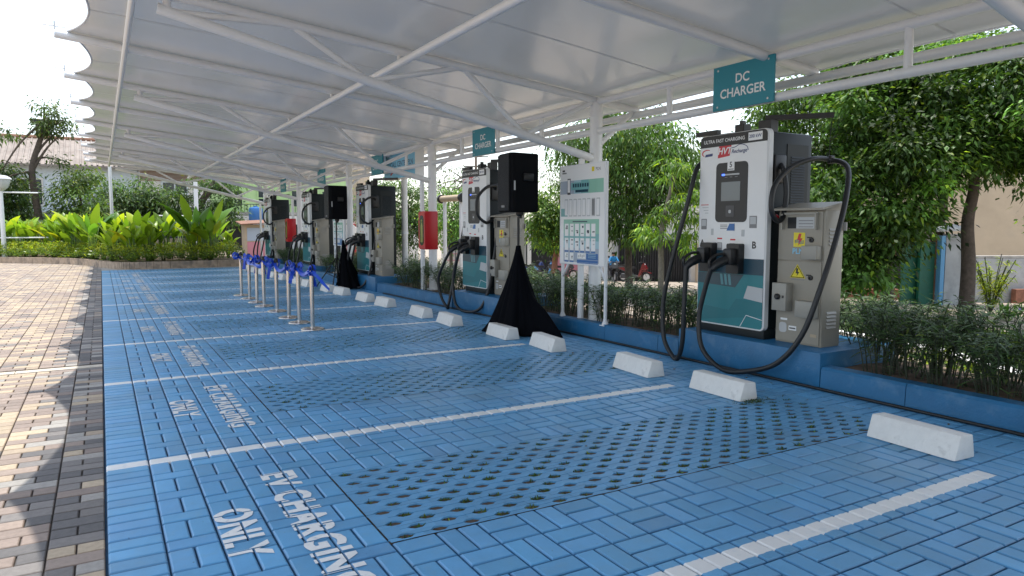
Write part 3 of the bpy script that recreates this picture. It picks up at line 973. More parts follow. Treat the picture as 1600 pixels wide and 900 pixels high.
# ------------------------------------------------------------------ chargers
def decal(parent, name, poly, m, x=-.001, t=.0012):
    mb = MB(); mb.prism(poly, 'x', x-t, x+.004); return mb.build(name, M[m], parent)
XD, YD = (0,-1,0), (0,0,1)
def make_charger(near):
    c = thing('ev_charger', (0,0,0), '', 'charger', 'DC fast chargers along the kerb')
    mb = MB(); mb.box((.035,-.44,0),(.69,.44,.105), .006); mb.build('base_skirt', M['chdark'], c, smooth=True, auto=30)
    mb = MB(); mb.box((.055,-.437,.1),(.70,.437,2.115), .03); bd = mb.build('body', M['chdark'], c, smooth=True, auto=30)
    mb = MB(); mb.prism(rpoly(-.47,.47,.09,2.14,.055), 'x', 0, .058); fp = mb.build('front_panel', M['chlip'], c, smooth=True, auto=30)
    decal(fp, 'white_face', rpoly(-.445,.46,.10,2.04,.01), 'chw', -.001, .001)
    hd = decal(c, 'header', rpoly(-.445,.465,2.015,2.135,.05,(1,1,0,0)), 'black', -.0035, .0015)
    lettering('ULTRA FAST CHARGING', .052, M['white'], (-.0065, .128, 2.072), XD, YD, hd, bold=.012)
    pw = decal(hd, 'power_label', rpoly(-.385,-.205,2.035,2.118,.004), 'white', -.0055, .001)
    lettering('200 kW', .048, M['dblue'], (-.008, -.295, 2.076), XD, YD, hd, bold=.015)
    # logo
    decal(fp, 'red_logo_plate', [(.195,2.015),(.02,2.025),(.045,1.905),(.21,1.89)], 'redfilm', -.003)
    lettering('HVT', .095, M['white'], (-.0055, .118, 1.958), XD, YD, fp, bold=.025, shear=.25, name='logo_lettering')
    lettering('Recharge', .056, M['dblue'], (-.0045, -.085, 1.945), XD, YD, fp, bold=.012, shear=.25, name='logo_lettering')
    mb = MB(); mb.tube(cat([(-.003,.03,1.985),(-.003,-.03,1.99),(-.003,-.09,2.012),(-.003,-.15,2.003),(-.003,-.19,1.98),(-.003,-.205,1.945)], 6), .0035, 5); mb.build('car_outline', M['dblue'], fp)
    mb = MB(); mb.tube(cat([(-.003,.33,1.985),(-.003,.38,1.99),(-.003,.425,1.975),(-.003,.435,1.945),(-.003,.41,1.925)], 6), [.003+.004*math.sin(PI*i/24) for i in range(25)], 5); mb.build('swoosh_logo', M['redfilm'], fp)
    decal(fp, 'small_print', [(.40,1.915),(.29,1.92),(.285,1.948),(.385,1.943)], 'dblue', -.003)
    # screen panel
    sp = decal(c, 'screen_panel', rpoly(-.21,.225,1.205,1.835,.05), 'black', -.003, .004)
    decal(sp, 'screen', rpoly(-.115,.145,1.43,1.63,.006), 'screen', -.0075)
    decal(sp, 'number_label', rpoly(-.03,.065,1.748,1.85,.003), 'white', -.0075)
    if near:
        lettering('5', .08, M['black'], (-.0095, .018, 1.808), XD, YD, sp, bold=.02, name='number_lettering')
    decal(sp, 'number_bar', [(-.02,1.757),(.055,1.757),(.055,1.767),(-.02,1.767)], 'grey', -.0092)
    decal(sp, 'status_bar', rpoly(-.10,.14,1.70,1.716,.006), 'lgrey', -.0075)
    decal(sp, 'status_light', rpoly(.10,.14,1.698,1.718,.006), 'glow', -.009)
    for q in range(3): decal(sp, 'status_caption', [(.10-.07*q,1.678),(.065-.07*q,1.678),(.065-.07*q,1.684),(.10-.07*q,1.684)], 'grey', -.0075)
    decal(sp, 'card_reader', rpoly(-.04,.075,1.262,1.38,.012), 'dgrey', -.0075)
    decal(sp, 'card_mark', rpoly(.0,.034,1.30,1.335,.012), 'lgrey', -.0095)
    # stickers on the white face
    for yy, zz, ww, hh, mm in ((.39,1.185,.08,.115,'grey'),(-.295,1.205,.095,.125,'grey'),(.265,1.10,.035,.07,'lgrey'),(-.165,1.09,.04,.07,'lgrey'),(.155,1.03,.07,.016,'redfilm'),(-.03,1.02,.07,.016,'redfilm'),(.155,.945,.07,.085,'grey'),(-.02,.94,.07,.085,'grey')):
        d = decal(fp, 'sticker', rpoly(yy-ww/2,yy+ww/2,zz-hh/2,zz+hh/2,.004), mm, -.003)
        if mm == 'grey':
            decal(d, 'sticker_print', rpoly(yy-ww*.4,yy+ww*.4,zz-hh*.18,zz+hh*.42,.003), 'lgrey', -.0045)
    decal(fp, 'phone_label', rpoly(-.05,.16,1.115,1.19,.004), 'white', -.003)
    decal(fp, 'phone_label_blue', [(-.05,1.115),(.06,1.115),(.02,1.19),(-.05,1.19)], 'mblue', -.0045)
    for q in range(3): decal(fp, 'label_line', [(.05,1.178-.018*q),(.15,1.178-.018*q),(.15,1.17-.018*q),(.05,1.17-.018*q)], 'grey', -.0045)
    for q in range(4): decal(fp, 'label_line', [(.33,1.40-.03*q),(.44-.02*q,1.40-.03*q),(.44-.02*q,1.392-.03*q),(.33,1.392-.03*q)], 'redfilm' if q == 0 else 'lgrey', -.003)
    lettering('A', .10, M['black'], (-.004, .41, .975), XD, YD, fp, bold=.025, name='letter_mark')
    lettering('B', .10, M['black'], (-.004, -.315, .965), XD, YD, fp, bold=.025, name='letter_mark')
    # graphic bands
    nv = decal(c, 'navy_band', [(.46,.66),(-.445,.66),(-.445,.825),(-.08,.825),(-.03,.905),(.46,.905)][::-1], 'navy', -.0045)
    tl = decal(c, 'teal_band', rpoly(-.445,.46,.105,.66,.03,(0,0,1,1)), 'teal', -.0025)
    decal(tl, 'slate_stripe', [(.46,.54),(-.08,.515),(-.19,.655),(.46,.655)], 'slate', -.0042)
    decal(tl, 'dark_stripe', [(.46,.30),(.0,.27),(-.10,.40),(-.445,.40),(-.445,.24),(.46,.12)], 'teal2', -.0042)
    for q in range(3): decal(tl, 'light_bar', [(.10-.055*q,.65),(.135-.055*q,.65),(.115-.055*q,.535),(.08-.055*q,.535)], 'teal3', -.0056)
    decal(tl, 'white_tag', [(-.20,.41),(-.445,.385),(-.445,.53),(-.25,.545)], 'lgrey', -.0056)
    mb = MB()
    for a, b in (((-.16,.11),(-.24,.235)), ((-.24,.235),(-.445,.205))):
        mb.tube([(-.005,a[0],a[1]),(-.005,b[0],b[1])], .004, 5)
    mb.build('white_outline', M['white'], tl)
    # side vents (towards -Y) and gland box
    vp = MB(); vp.box((.30,-.444,1.25),(.63,-.436,2.0), .003); v = vp.build('vent_panel', M['chdark'], bd)
    mb = MB()
    for q in range(22):
        z = 1.29+.027*q
        mb.hexa([(.36,-.452,z),(.57,-.452,z),(.57,-.443,z),(.36,-.443,z),(.36,-.446,z+.018),(.57,-.446,z+.018),(.57,-.443,z+.018),(.36,-.443,z+.018)])
    mb.build('louvre', M['chdark'], v)
    vp = MB(); vp.box((.30,.436,1.25),(.63,.444,2.0), .003); vp.build('vent_panel', M['chdark'], bd)
    mb = MB(); mb.box((.09,-.475,1.60),(.26,-.435,1.88), .012); mb.build('gland_box', M['black'], bd, smooth=True, auto=30)
    mb = MB(); mb.box((.09,.435,1.60),(.26,.475,1.88), .012); mb.build('gland_box', M['black'], bd, smooth=True, auto=30)
    mb = MB(); mb.lathe([(.03,0),(.034,.02),(.02,.035),(.02,.055),(.0,.056)], (0,0,0), 14); mb.v = [(.15+x, -.437-z, 1.25+y) for x, y, z in mb.v]; mb.build('emergency_button', M['red'], bd, smooth=True, auto=40)
    # top gear: pivot boxes and two swing arms
    ta = MB(); ta.box((.05,.05,2.115),(.30,.42,2.155), .005); top = ta.build('top_rail', M['black'], c)
    mb = MB(); mb.box((.12,-.02,2.115),(.24,.10,2.24), .008); mb.box((.15,.02,2.24),(.20,.06,2.28)); mb.build('pivot_block', M['black'], top)
    mb = MB(); mb.box((.16,-.34,2.115),(.28,-.18,2.25), .008); mb.build('pivot_block', M['black'], top)
    def arm(x0, y0, x1, y1, z):
        d = Vector((x1-x0, y1-y0, 0)).normalized(); n_ = Vector((-d.y, d.x, 0))*.03
        p = [Vector((x0,y0,z))-n_, Vector((x1,y1,z))-n_, Vector((x1,y1,z))+n_, Vector((x0,y0,z))+n_]
        mb = MB(); mb.hexa([q[:] for q in p]+[(q+Vector((0,0,.05)))[:] for q in p])
        return mb.build('cable_arm', M['black'], top)
    arm(.22,-.22,.64,-.72,2.252)
    arm(.10,.30,.10,.62,2.16)
    mb = MB(); mb.tube(cat([(.63,-.71,2.255),(.62,-.70,2.1),(.615,-.70,1.85)], 6), .004, 5); mb.build('balancer_wire', M['wire'], top)
    # connectors
    for yy, zz in ((.275,.825),(-.105,.82)):
        hb = MB(); hb.prism(rpoly(yy-.085,yy+.085,zz-.155,zz+.16,.02), 'x', -.085, 0); h = hb.build('holster', M['black'], c, smooth=True, auto=30)
        mb = MB()
        mb.tube(cat([(-.07,yy,zz+.02),(-.16,yy+.02,zz-.01),(-.25,yy+.05,zz-.055),(-.30,yy+.075,zz-.11)], 6), [.065,.065,.063,.06,.056,.052,.05,.05,.05,.05,.05,.048,.046,.044,.042,.04,.038,.037,.036], 12)
        mb.box((-.17,yy-.06,zz-.06),(-.05,yy+.06,zz+.11), .02)
        pg = mb.build('plug', M['black'], c, smooth=True, auto=35)
        mb = MB(); mb.tube(cat([(-.14,yy+.02,zz+.05),(-.24,yy+.06,zz+.045),(-.32,yy+.09,zz-.02),(-.31,yy+.085,zz-.10)], 6), .016, 8); mb.build('handle', M['black'], pg, smooth=True)
    # cables (Catmull-Rom through points measured on the photograph's plane of the kerb)
    if near:
        A = [(.17,.47,1.72),(.13,.53,1.86),(-.02,.50,1.80),(-.12,.52,1.45),(-.22,.66,.75),(-.26,.74,.30),(-.28,.70,-.10),(-.28,.56,-.29),(-.29,.46,-.31),(-.31,.37,-.12),(-.32,.345,.22),(-.31,.345,.52),(-.30,.345,.74)]
        B = [(.17,-.47,1.78),(.16,-.52,1.72),(.16,-.56,1.50),(.10,-.58,1.26),(-.02,-.60,1.22),(-.10,-.60,1.34),(-.06,-.60,1.56),(.14,-.62,1.74),(.38,-.68,1.83),(.60,-.72,1.83),(.55,-.95,1.74),(.34,-1.10,1.45),(.12,-1.16,1.02),(-.05,-1.15,.60),(-.16,-1.05,.15),(-.24,-.85,-.14),(-.29,-.55,-.27),(-.34,-.25,-.30),(-.36,.02,-.12),(-.345,.09,.2),(-.32,.04,.5),(-.305,-.03,.73)]
    else:
        A = [(.17,.47,1.72),(.14,.56,1.55),(.06,.60,1.0),(-.05,.62,.5),(-.16,.62,.0),(-.24,.58,-.27),(-.30,.50,-.30),(-.36,.62,-.12),(-.40,.66,.2),(-.36,.50,.5),(-.30,.345,.74)]
        B = [(.17,-.47,1.78),(.12,-.53,1.84),(-.06,-.56,1.80),(-.22,-.55,1.62),(-.22,-.55,1.36),(-.06,-.54,1.22),(.10,-.53,1.25),(.14,-.55,1.0),(.06,-.56,.5),(-.04,-.60,.1),(-.18,-.55,-.22),(-.28,-.25,-.30),(-.35,.0,-.22),(-.37,.10,.05),(-.35,.09,.4),(-.305,-.03,.73)]
    for Pn in (A, B):
        mb = MB(); mb.tube(cat(Pn, 9), .0255, 12); mb.build('charging_cable', M['rubber'], c, smooth=True)
    if near:
        mb = MB(); mb.box((.585,-.745,1.79),(.645,-.695,1.87), .008); mb.build('cable_clip', M['black'], c)
    return c
chA = make_charger(True); chB = make_charger(False)
names = ['large white and teal charger numbered 5 under the nearest DC CHARGER sign',
 'white and teal charger half hidden behind the nearer black loudspeaker',
 'white and teal charger standing just left of the nearer red fire box',
 'white and teal charger behind the farther black loudspeaker stand',
 'farthest small charger beside the farther red fire box']
def chx(i): return kx(CH_Y[i]) + .14
for i, yc in enumerate(CH_Y):
    c = chA if i == 0 else (chB if i == 1 else copy_tree(chB))
    c.location = (chx(i), yc, .335); c['label'] = names[i]

# ------------------------------------------------------------------ meter cabinets beside the chargers
def make_cab():
    c = thing('meter_cabinet', (0,0,0), '', 'electric cabinet', 'beige meter cabinets beside the chargers')
    mb = MB(); mb.box((0,-.265,0),(.27,.265,1.31), .004); b = mb.build('housing', M['cab'], c, smooth=True, auto=30)
    mb = MB(); mb.hexa([(-.075,-.285,1.315),(.285,-.285,1.375),(.285,.285,1.375),(-.075,.285,1.315),(-.075,-.285,1.335),(.285,-.285,1.40),(.285,.285,1.40),(-.075,.285,1.335)]); mb.build('sloping_hood', M['cab'], c)
    mb = MB(); mb.prism([(0,1.31),(.27,1.31),(.27,1.372),(0,1.318)], 'y', -.26, .26); mb.build('hood_riser', M['cab'], c)
    mb = MB(); mb.prism(rpoly(-.245,.255,.83,1.30,.006), 'x', -.012, 0); ud = mb.build('upper_door', M['cab'], c)
    mb = MB(); mb.prism(rpoly(-.245,.255,.02,.815,.006), 'x', -.012, 0); ld = mb.build('lower_door', M['cab'], c)
    # meter window with a raised frame
    for a, b_ in (((-.03,-.20,1.275),(-.012,.22,1.295)), ((-.05,.19,1.13),(-.012,.205,1.285)), ((-.05,-.195,1.13),(-.012,-.18,1.285))):
        mb = MB(); mb.box(a, b_); mb.build('window_frame', M['cab2'], ud)
    decal(ud, 'meter_window', rpoly(-.16,.15,1.14,1.25,.004), 'lgrey', -.0125)
    decal(ud, 'dark_meter', rpoly(.05,.15,1.14,1.25,.004), 'dark', -.0145)
    for q in range(3): decal(ud, 'meter_print', [(-.14,1.22-.03*q),(.02,1.22-.03*q),(.02,1.212-.03*q),(-.14,1.212-.03*q)], 'grey', -.0145)
    # logo: yellow square, red bolt, blue waves, letters
    lg = decal(ud, 'yellow_logo', rpoly(-.055,.075,.96,1.10,.002), 'yellow', -.0125)
    decal(lg, 'red_bolt', [(.015,1.09),(-.015,1.09),(-.002,1.045),(-.03,1.045),(.022,.97),(.008,1.025),(.034,1.025)], 'redfilm', -.0145)
    mb = MB()
    for q in range(3): mb.tube(cat([(-.0145,.06,1.02-.012*q),(-.0145,.03,1.03-.012*q),(-.0145,-.01,1.015-.012*q),(-.0145,-.045,1.025-.012*q)], 4), .003, 4)
    mb.build('blue_waves', M['mblue'], lg)
    lettering('PLN', .075, M['lblue'], (-.0135, .02, .915), XD, YD, ud, bold=.02)
    for yy, zz, w_, h_, par in ((-.16,.91,.17,.13,ud), (-.13,.36,.21,.16,ld)):
        mb = MB(); mb.box((-.095,yy-w_/2,zz-h_/2),(-.012,yy+w_/2,zz+h_/2), .006); mb.build('lidded_box', M['cab2'], par, smooth=True, auto=30)
    for yy, zz, par in ((-.13,1.03,ud), (-.135,.665,ld)):
        mb = MB(); mb.lathe([(.024,0),(.024,.012),(.012,.014),(.012,.006),(0,.006)], (0,0,0), 14); mb.v = [(-.012-z, yy+x, zz+y) for x, y, z in mb.v]
        lk = mb.build('lock', M['black'], par, smooth=True, auto=40)
        mb = MB(); mb.box((-.024,yy+.0,zz+.018),(-.014,yy+.045,zz+.03)); mb.build('lock_lever', M['black'], lk)
    tr = decal(ld, 'warning_triangle', [(-.075,.655),(.02,.79),(.105,.655)], 'yellow', -.0125)
    mb = MB()
    for a, b_ in zip([(-.06,.662),(.018,.775),(.092,.662)], [(.018,.775),(.092,.662),(-.06,.662)]): mb.tube([(-.0145,*a),(-.0145,*b_)], .003, 4)
    mb.build('black_border', M['black'], tr)
    decal(tr, 'black_bolt', [(.03,.75),(.008,.75),(.015,.715),(-.005,.715),(.025,.672),(.018,.70),(.038,.70)], 'black', -.0145)
    decal(tr, 'caption', [(-.06,.635),(.09,.635),(.09,.643),(-.06,.643)], 'grey', -.0125)
    mb = MB(); mb.box((-.115,.065,.325),(-.012,.235,.60), .006); sw = mb.build('switch_box', M['cab2'], ld, smooth=True, auto=30)
    mb = MB(); mb.lathe([(.03,0),(.03,.02),(.02,.03),(0,.03)], (0,0,0), 12); mb.v = [(-.115-z, .16+x, .465+y) for x, y, z in mb.v]; mb.build('knob', M['black'], sw, smooth=True, auto=40)
    mb = MB(); mb.box((-.13,.09,.455),(-.115,.10,.48)); mb.build('mark', M['dgrey'], sw)
    for zz in (.40,.53):
        mb = MB(); mb.box((-.10,.234,zz),(-.05,.242,zz+.03)); mb.build('hinge', M['black'], sw)
    decal(ld, 'round_sticker', rpoly(.125,.215,.10,.20,.03), 'lgrey', -.0125)
    decal(ld, 'qc_sticker', rpoly(.01,.10,.13,.175,.003), 'white', -.0125)
    decal(ld, 'qc_print', [(.02,.145),(.09,.145),(.09,.158),(.02,.158)], 'dgrey', -.0145)
    decal(ld, 'thin_sticker', rpoly(.12,.20,.225,.245,.003), 'white', -.0125)
    decal(ld, 'amber_sticker', rpoly(-.22,-.15,.09,.12,.003), 'cream', -.0125)
    for zz in (.10,.60,.90,1.2):
        mb = MB(); mb.box((-.008,.256,zz),(.004,.27,zz+.035)); mb.build('hinge', M['black'], c)
    # side louvres facing -Y
    for z0 in (.18,.98):
        mb = MB()
        for q in range(5):
            z = z0+.035*q
            mb.hexa([(.06,-.278,z),(.20,-.278,z),(.20,-.264,z),(.06,-.264,z),(.06,-.267,z+.022),(.20,-.267,z+.022),(.20,-.264,z+.022),(.06,-.264,z+.022)])
        mb.build('louvre', M['cab2'], c)
    mb = MB(); mb.box((.27,-.30,1.12),(.275,-.22,1.20)); mb.build('bracket', M['galv'], c)
    return c
cabA = make_cab()
cn = ['large beige meter cabinet with yellow warning triangle beside the nearest charger',
      'beige meter cabinet behind the black cloth of the nearer loudspeaker',
      'beige meter cabinet just left of the white banner pole',
      'beige meter cabinet mostly hidden behind the farther loudspeaker',
      'farthest beige meter cabinet beside the small red fire box']
for i, yc in enumerate(CH_Y):
    c = cabA if i == 0 else copy_tree(cabA)
    c.location = (chx(i)+.125, yc-.78, .335); c['label'] = cn[i]

# ------------------------------------------------------------------ wheel stops
def stop_mesh():
    L2 = .315
    prof = [(0,0),(.215,0),(.185,.155),(.055,.16)]
    bm = bmesh.new()
    a = [bm.verts.new((u, -L2, v)) for u, v in prof]; b = [bm.verts.new((u, L2, v)) for u, v in prof]
    bm.faces.new(a[::-1]); bm.faces.new(b)
    for i in range(4): bm.faces.new((a[i], a[(i+1) % 4], b[(i+1) % 4], b[i]))
    bmesh.ops.recalc_face_normals(bm, faces=bm.faces[:])
    bmesh.ops.bevel(bm, geom=bm.edges[:], offset=.012, segments=2, affect='EDGES', profile=.6)
    mb = MB(); mb.bm(bm); return mb
spots = [(4.66,2.72,-.05),(4.66,4.49,-.03),(4.63,5.62,-.09),(4.59,7.28,-.11),(4.55,8.34,-.05),(4.46,9.84,-.06),(4.45,10.94,-.04),(4.46,12.68,.03),(4.43,13.76,.02),(4.41,15.3,.05),(4.36,16.22,0),(4.30,17.85,0),(4.28,18.9,0),(4.25,20.4,0),(4.22,21.5,0),(4.20,23.0,0),(4.18,24.1,0),(4.15,25.4,0)]
ordn = ['nearest','second','third','fourth','fifth','sixth','seventh','eighth','ninth','tenth','eleventh','twelfth','thirteenth','fourteenth','fifteenth','sixteenth','seventeenth','eighteenth']
st = stop_mesh().build('wheel_stop', M['wconc'], smooth=True, auto=40)
for i, (x, y, a) in enumerate(spots):
    o = st if i == 0 else st.copy()
    if i: col.objects.link(o)
    o.location = (x, y, .002); o.rotation_euler = (0, 0, a + rnd.uniform(-.01,.01))
    tag(o, f'{ordn[i]} white concrete wheel stop along the blue bays', 'wheel stop', 'white concrete wheel stops')
# weeds at the corner of the second stop
P=[];D=[]
for i in range(160):
    P.append((4.66+rnd.gauss(.12,.09), 4.15+rnd.gauss(0,.05), 0)); D.append((rnd.gauss(0,.7),rnd.gauss(0,.7),1))
V,F = leaf_mesh(np.array(P), np.array(D), rs.uniform(.02,.05,len(P)), rs.uniform(.004,.01,len(P)), .3)
tag(build_leaves('weeds', V, F, tints(len(P), (.05,.08,.025), .4, .2), M['grass']), 'small weeds at the foot of the second nearest wheel stop', 'weeds', kind='stuff')

# black conduit along the kerb foot
mb = MB(); mb.tube([(kx(y)-.035+rnd.uniform(-.006,.006), y, .016) for y in np.arange(-2, 15.5, .5)], .014, 8)
tag(mb.build('conduit', M['rubber'], smooth=True), 'thin black conduit lying along the foot of the blue kerb', 'conduit')

# ------------------------------------------------------------------ stanchions and ribbon
s0 = thing('stanchion', (0,0,0), '', 'stanchion', 'steel queue stanchions in a row')
mb = MB(); mb.lathe([(.165,0),(.17,.006),(.168,.014),(.14,.026),(.06,.036),(.035,.04)], n=32); mb.build('base', M['steel'], s0, smooth=True, auto=40)
mb = MB(); mb.lathe([(.031,.036),(.031,.86)], n=20); mb.build('pole', M['steel'], s0, smooth=True, auto=40)
mb = MB(); mb.lathe([(.034,.86),(.034,.925),(.028,.935),(0,.936)], n=20); mb.build('belt_head', M['black'], s0, smooth=True, auto=40)
SP = [(2.6,10.29),(2.6,11.08),(2.6,11.78),(2.62,12.78),(2.58,13.72),(2.59,14.48),(2.6,15.32),(2.57,16.12)]
for i, (x, y) in enumerate(SP):
    o = s0 if i == 0 else copy_tree(s0)
    o.location = (x, y, .002); o.rotation_euler = (R(rnd.uniform(-.6,.6)), R(rnd.uniform(-.6,.6)), rnd.uniform(0,6))
    o['label'] = f'{ordn[i]} stainless steel stanchion of the row tied with blue ribbon'
rb = thing('ribbon', (2.6,13.2,.85), 'long bright blue ribbon tied in bows across the row of steel stanchions', 'ribbon')
def strip(pts, wd, name, tw=0):
    P_ = cat(pts, 7); vs = []
    for i, p in enumerate(P_):
        t = (P_[min(i+1,len(P_)-1)]-P_[max(i-1,0)]).normalized()
        a = tw*i/len(P_)
        u = Vector((0,0,1)) - t*t.z
        u = u.normalized() if u.length > .05 else Vector((1,0,0))
        q = t.cross(u)
        wv = (u*math.cos(a)+q*math.sin(a))*wd/2
        o_ = Vector((2.6,13.2,.85))
        vs += [p-wv-o_, p+wv-o_]
    mb = MB(); mb.add(vs, [(2*i,2*i+1,2*i+3,2*i+2) for i in range(len(P_)-1)])
    return mb.build(name, M['ribbon'], rb, smooth=True, fix=False)
for i, (x, y) in enumerate(SP):
    if i+1 < len(SP):
        x2, y2 = SP[i+1]
        for k_ in range(2):
            sg = rnd.uniform(.05,.13)
            strip([(x-.02,y,.86),(x-.03+rnd.uniform(-.04,.04),y+(y2-y)*.3,.86-sg),(x-.03+rnd.uniform(-.04,.04),y+(y2-y)*.7,.86-sg*.9),(x2-.02,y2,.87)], .055, 'swag', rnd.uniform(-2,2))
    for k_ in range(6):
        a = rnd.uniform(0, 2*PI); r_ = rnd.uniform(.07,.13)
        dx, dy = math.cos(a)*r_, math.sin(a)*r_*.9
        if k_ < 4:
            strip([(x-.035,y,.865),(x-.035+dx*.7,y+dy*.7,.90+rnd.uniform(0,.03)),(x-.035+dx,y+dy,.86),(x-.035+dx*.6,y+dy*.6-.02,.80),(x-.035,y,.855)], .042, 'bow_loop', rnd.uniform(-1,1))
        else:
            strip([(x-.04,y,.86),(x-.05+dx*.5,y+dy*.5,.80),(x-.05+dx*.8,y+dy*.8,.72),(x-.05+dx*1.1,y+dy,.62+rnd.uniform(-.05,.08))], .05, 'ribbon_tail', rnd.uniform(-1.5,1.5))
strip([(2.58,10.29,.86),(2.62,10.1,.80),(2.70,10.0,.68),(2.76,9.93,.60)], .07, 'ribbon_tail', .8)

# ------------------------------------------------------------------ loudspeakers on stands with black cloth
def speaker(x, y, z, rz, label):
    s = thing('loudspeaker', (x,y,z), label, 'loudspeaker', 'black loudspeakers on stands', rz); s.scale = (1.1, 1.14, 1.06)
    poly = [(-.20,-.17),(-.20,.17),(-.15,.20),(.22,.13),(.22,-.13),(-.15,-.20)]
    bm = bmesh.new()
    a = [bm.verts.new((u,v,0)) for u, v in poly]; b = [bm.verts.new((u,v,.76)) for u, v in poly]
    bm.faces.new(a[::-1]); bm.faces.new(b)
    for i in range(6): bm.faces.new((a[i],a[(i+1) % 6],b[(i+1) % 6],b[i]))
    bmesh.ops.recalc_face_normals(bm, faces=bm.faces[:])
    bmesh.ops.bevel(bm, geom=bm.edges[:], offset=.012, segments=2, affect='EDGES')
    mb = MB(); mb.bm(bm); bd = mb.build('cabinet', M['spk'], s, smooth=True, auto=30)
    mb = MB(); mb.box((-.212,-.165,.02),(-.198,.165,.74), .004); mb.build('front_grille', mat('black_grille', (.006,.006,.007), .6, bump=.8, bscale=400), s)
    mb = MB(); mb.box((-.216,-.045,.06),(-.212,.045,.09)); mb.build('badge', M['grey'], s)
    # side handle recess
    fr = MB()
    n_ = Vector((.07/.37, -1, 0)).normalized()
    mb = MB(); mb.box((-.02,-.205,.40),(.12,-.168,.50), .012); mb.build('side_handle', M['black'], s, smooth=True, auto=30)
    mb = MB(); mb.box((-.155,-.206,.28),(-.135,-.196,.40), .002); mb.build('metal_tag', M['lgrey'], s)
    mb = MB(); mb.lathe([(.05,0),(.05,-.03),(.03,-.05),(.03,-.08)], (.02,0,0), 16); mb.build('pole_socket', M['black'], s, smooth=True, auto=40)
    return s
def stand(x, y, h, legs, label, foot=.52):
    s = thing('speaker_stand', (x,y,.003), label, 'speaker stand', 'tripod speaker stands')
    mb = MB(); mb.lathe([(.018,.12),(.018,h)], n=14); mb.build('pole', M['black'], s, smooth=True, auto=40)
    mb = MB(); mb.lathe([(.03,.70),(.03,.80)], n=14); mb.build('collar', M['black'], s, smooth=True, auto=40)
    for a in legs:
        e = Vector((math.cos(a)*foot, math.sin(a)*foot, .012))
        mb = MB(); mb.tube([(0,0,.75), e], .014, 8)
        l = mb.build('leg', M['black'], s, smooth=True)
        mb = MB(); mb.tube([(0,0,.22), e*.55+Vector((0,0,.345))], .010, 8); mb.build('brace', M['black'], l, smooth=True)
        mb = MB(); mb.lathe([(.022,-.012),(.022,.02)], e, 10); mb.build('rubber_foot', M['rubber'], l)
    return s
def cloth(x, y, htop, r0, label, span, seed, ex, tail):
    rr = random.Random(seed)
    n_, k_ = 96, 26
    vs = []
    ph = [rr.uniform(0,6) for _ in range(6)]
    for j in range(k_+1):
        t = j/k_
        z = htop*(1-t)
        base = .028 + r0*(t**1.25)
        for i in range(n_+1):
            u = span[0]+(span[1]-span[0])*i/n_
            fold = 1 + t**.7*(.06*math.sin(5*u+ph[0]) + .05*math.sin(11*u+ph[1]) + .035*math.sin(19*u+ph[2]))
            flare = 1 + .10*max(0, t-.88)/.12
            r_ = base*fold*flare
            X = r_*math.cos(u)*ex[0]; Y = r_*math.sin(u)*ex[1]
            zz = max(z, .004) + .02*max(0, t-.85)*math.sin(7*u+ph[3])
            # the loose end bunched on the ground
            if tail:
                g = math.exp(-((u-tail)**2)/.10)*max(0, t-.55)/.45
                X += g*.26*math.cos(tail); Y += g*.26*math.sin(tail)
                zz += g*.14*math.sin(min(1,(t-.55)/.45)*PI)
            vs.append((X, Y, zz))
    W2 = n_+1
    mb = MB(); mb.add(vs, [(j*W2+i, j*W2+i+1, (j+1)*W2+i+1, (j+1)*W2+i) for j in range(k_) for i in range(n_)])
    o = mb.build('black_cloth', M['cloth'], smooth=True, fix=False)
    o.location = (x, y, .004)
    tag(o, label, 'cloth', 'black cloths over the speaker stands')
    sm = o.modifiers.new('thick', 'SOLIDIFY'); sm.thickness = .004
    return o
SX, SY = 5.08, 8.62
stand(SX, SY, 1.62, (.4,2.5,4.6), 'black tripod speaker stand under the nearer black cloth', .27)
speaker(SX, SY, 1.69, -.10, 'black loudspeaker on a stand left of the info board')
cloth(SX, SY, 1.22, .38, 'black cloth draped to the ground round the nearer speaker stand', (0,2*PI), 3, (1.0,1.18), 5.0)
SX2, SY2 = 4.98, 17.2
stand(SX2, SY2, 1.62, (2.6,4.2,.5), 'black tripod speaker stand of the farther loudspeaker')
speaker(SX2, SY2, 1.66, .0, 'smaller looking farther black loudspeaker in front of the fourth charger')
cloth(SX2+.10, SY2-.15, 1.15, .42, 'black cloth draped round the farther speaker stand', (-2.2,1.6), 9, (1.1,1.3), 5.3)

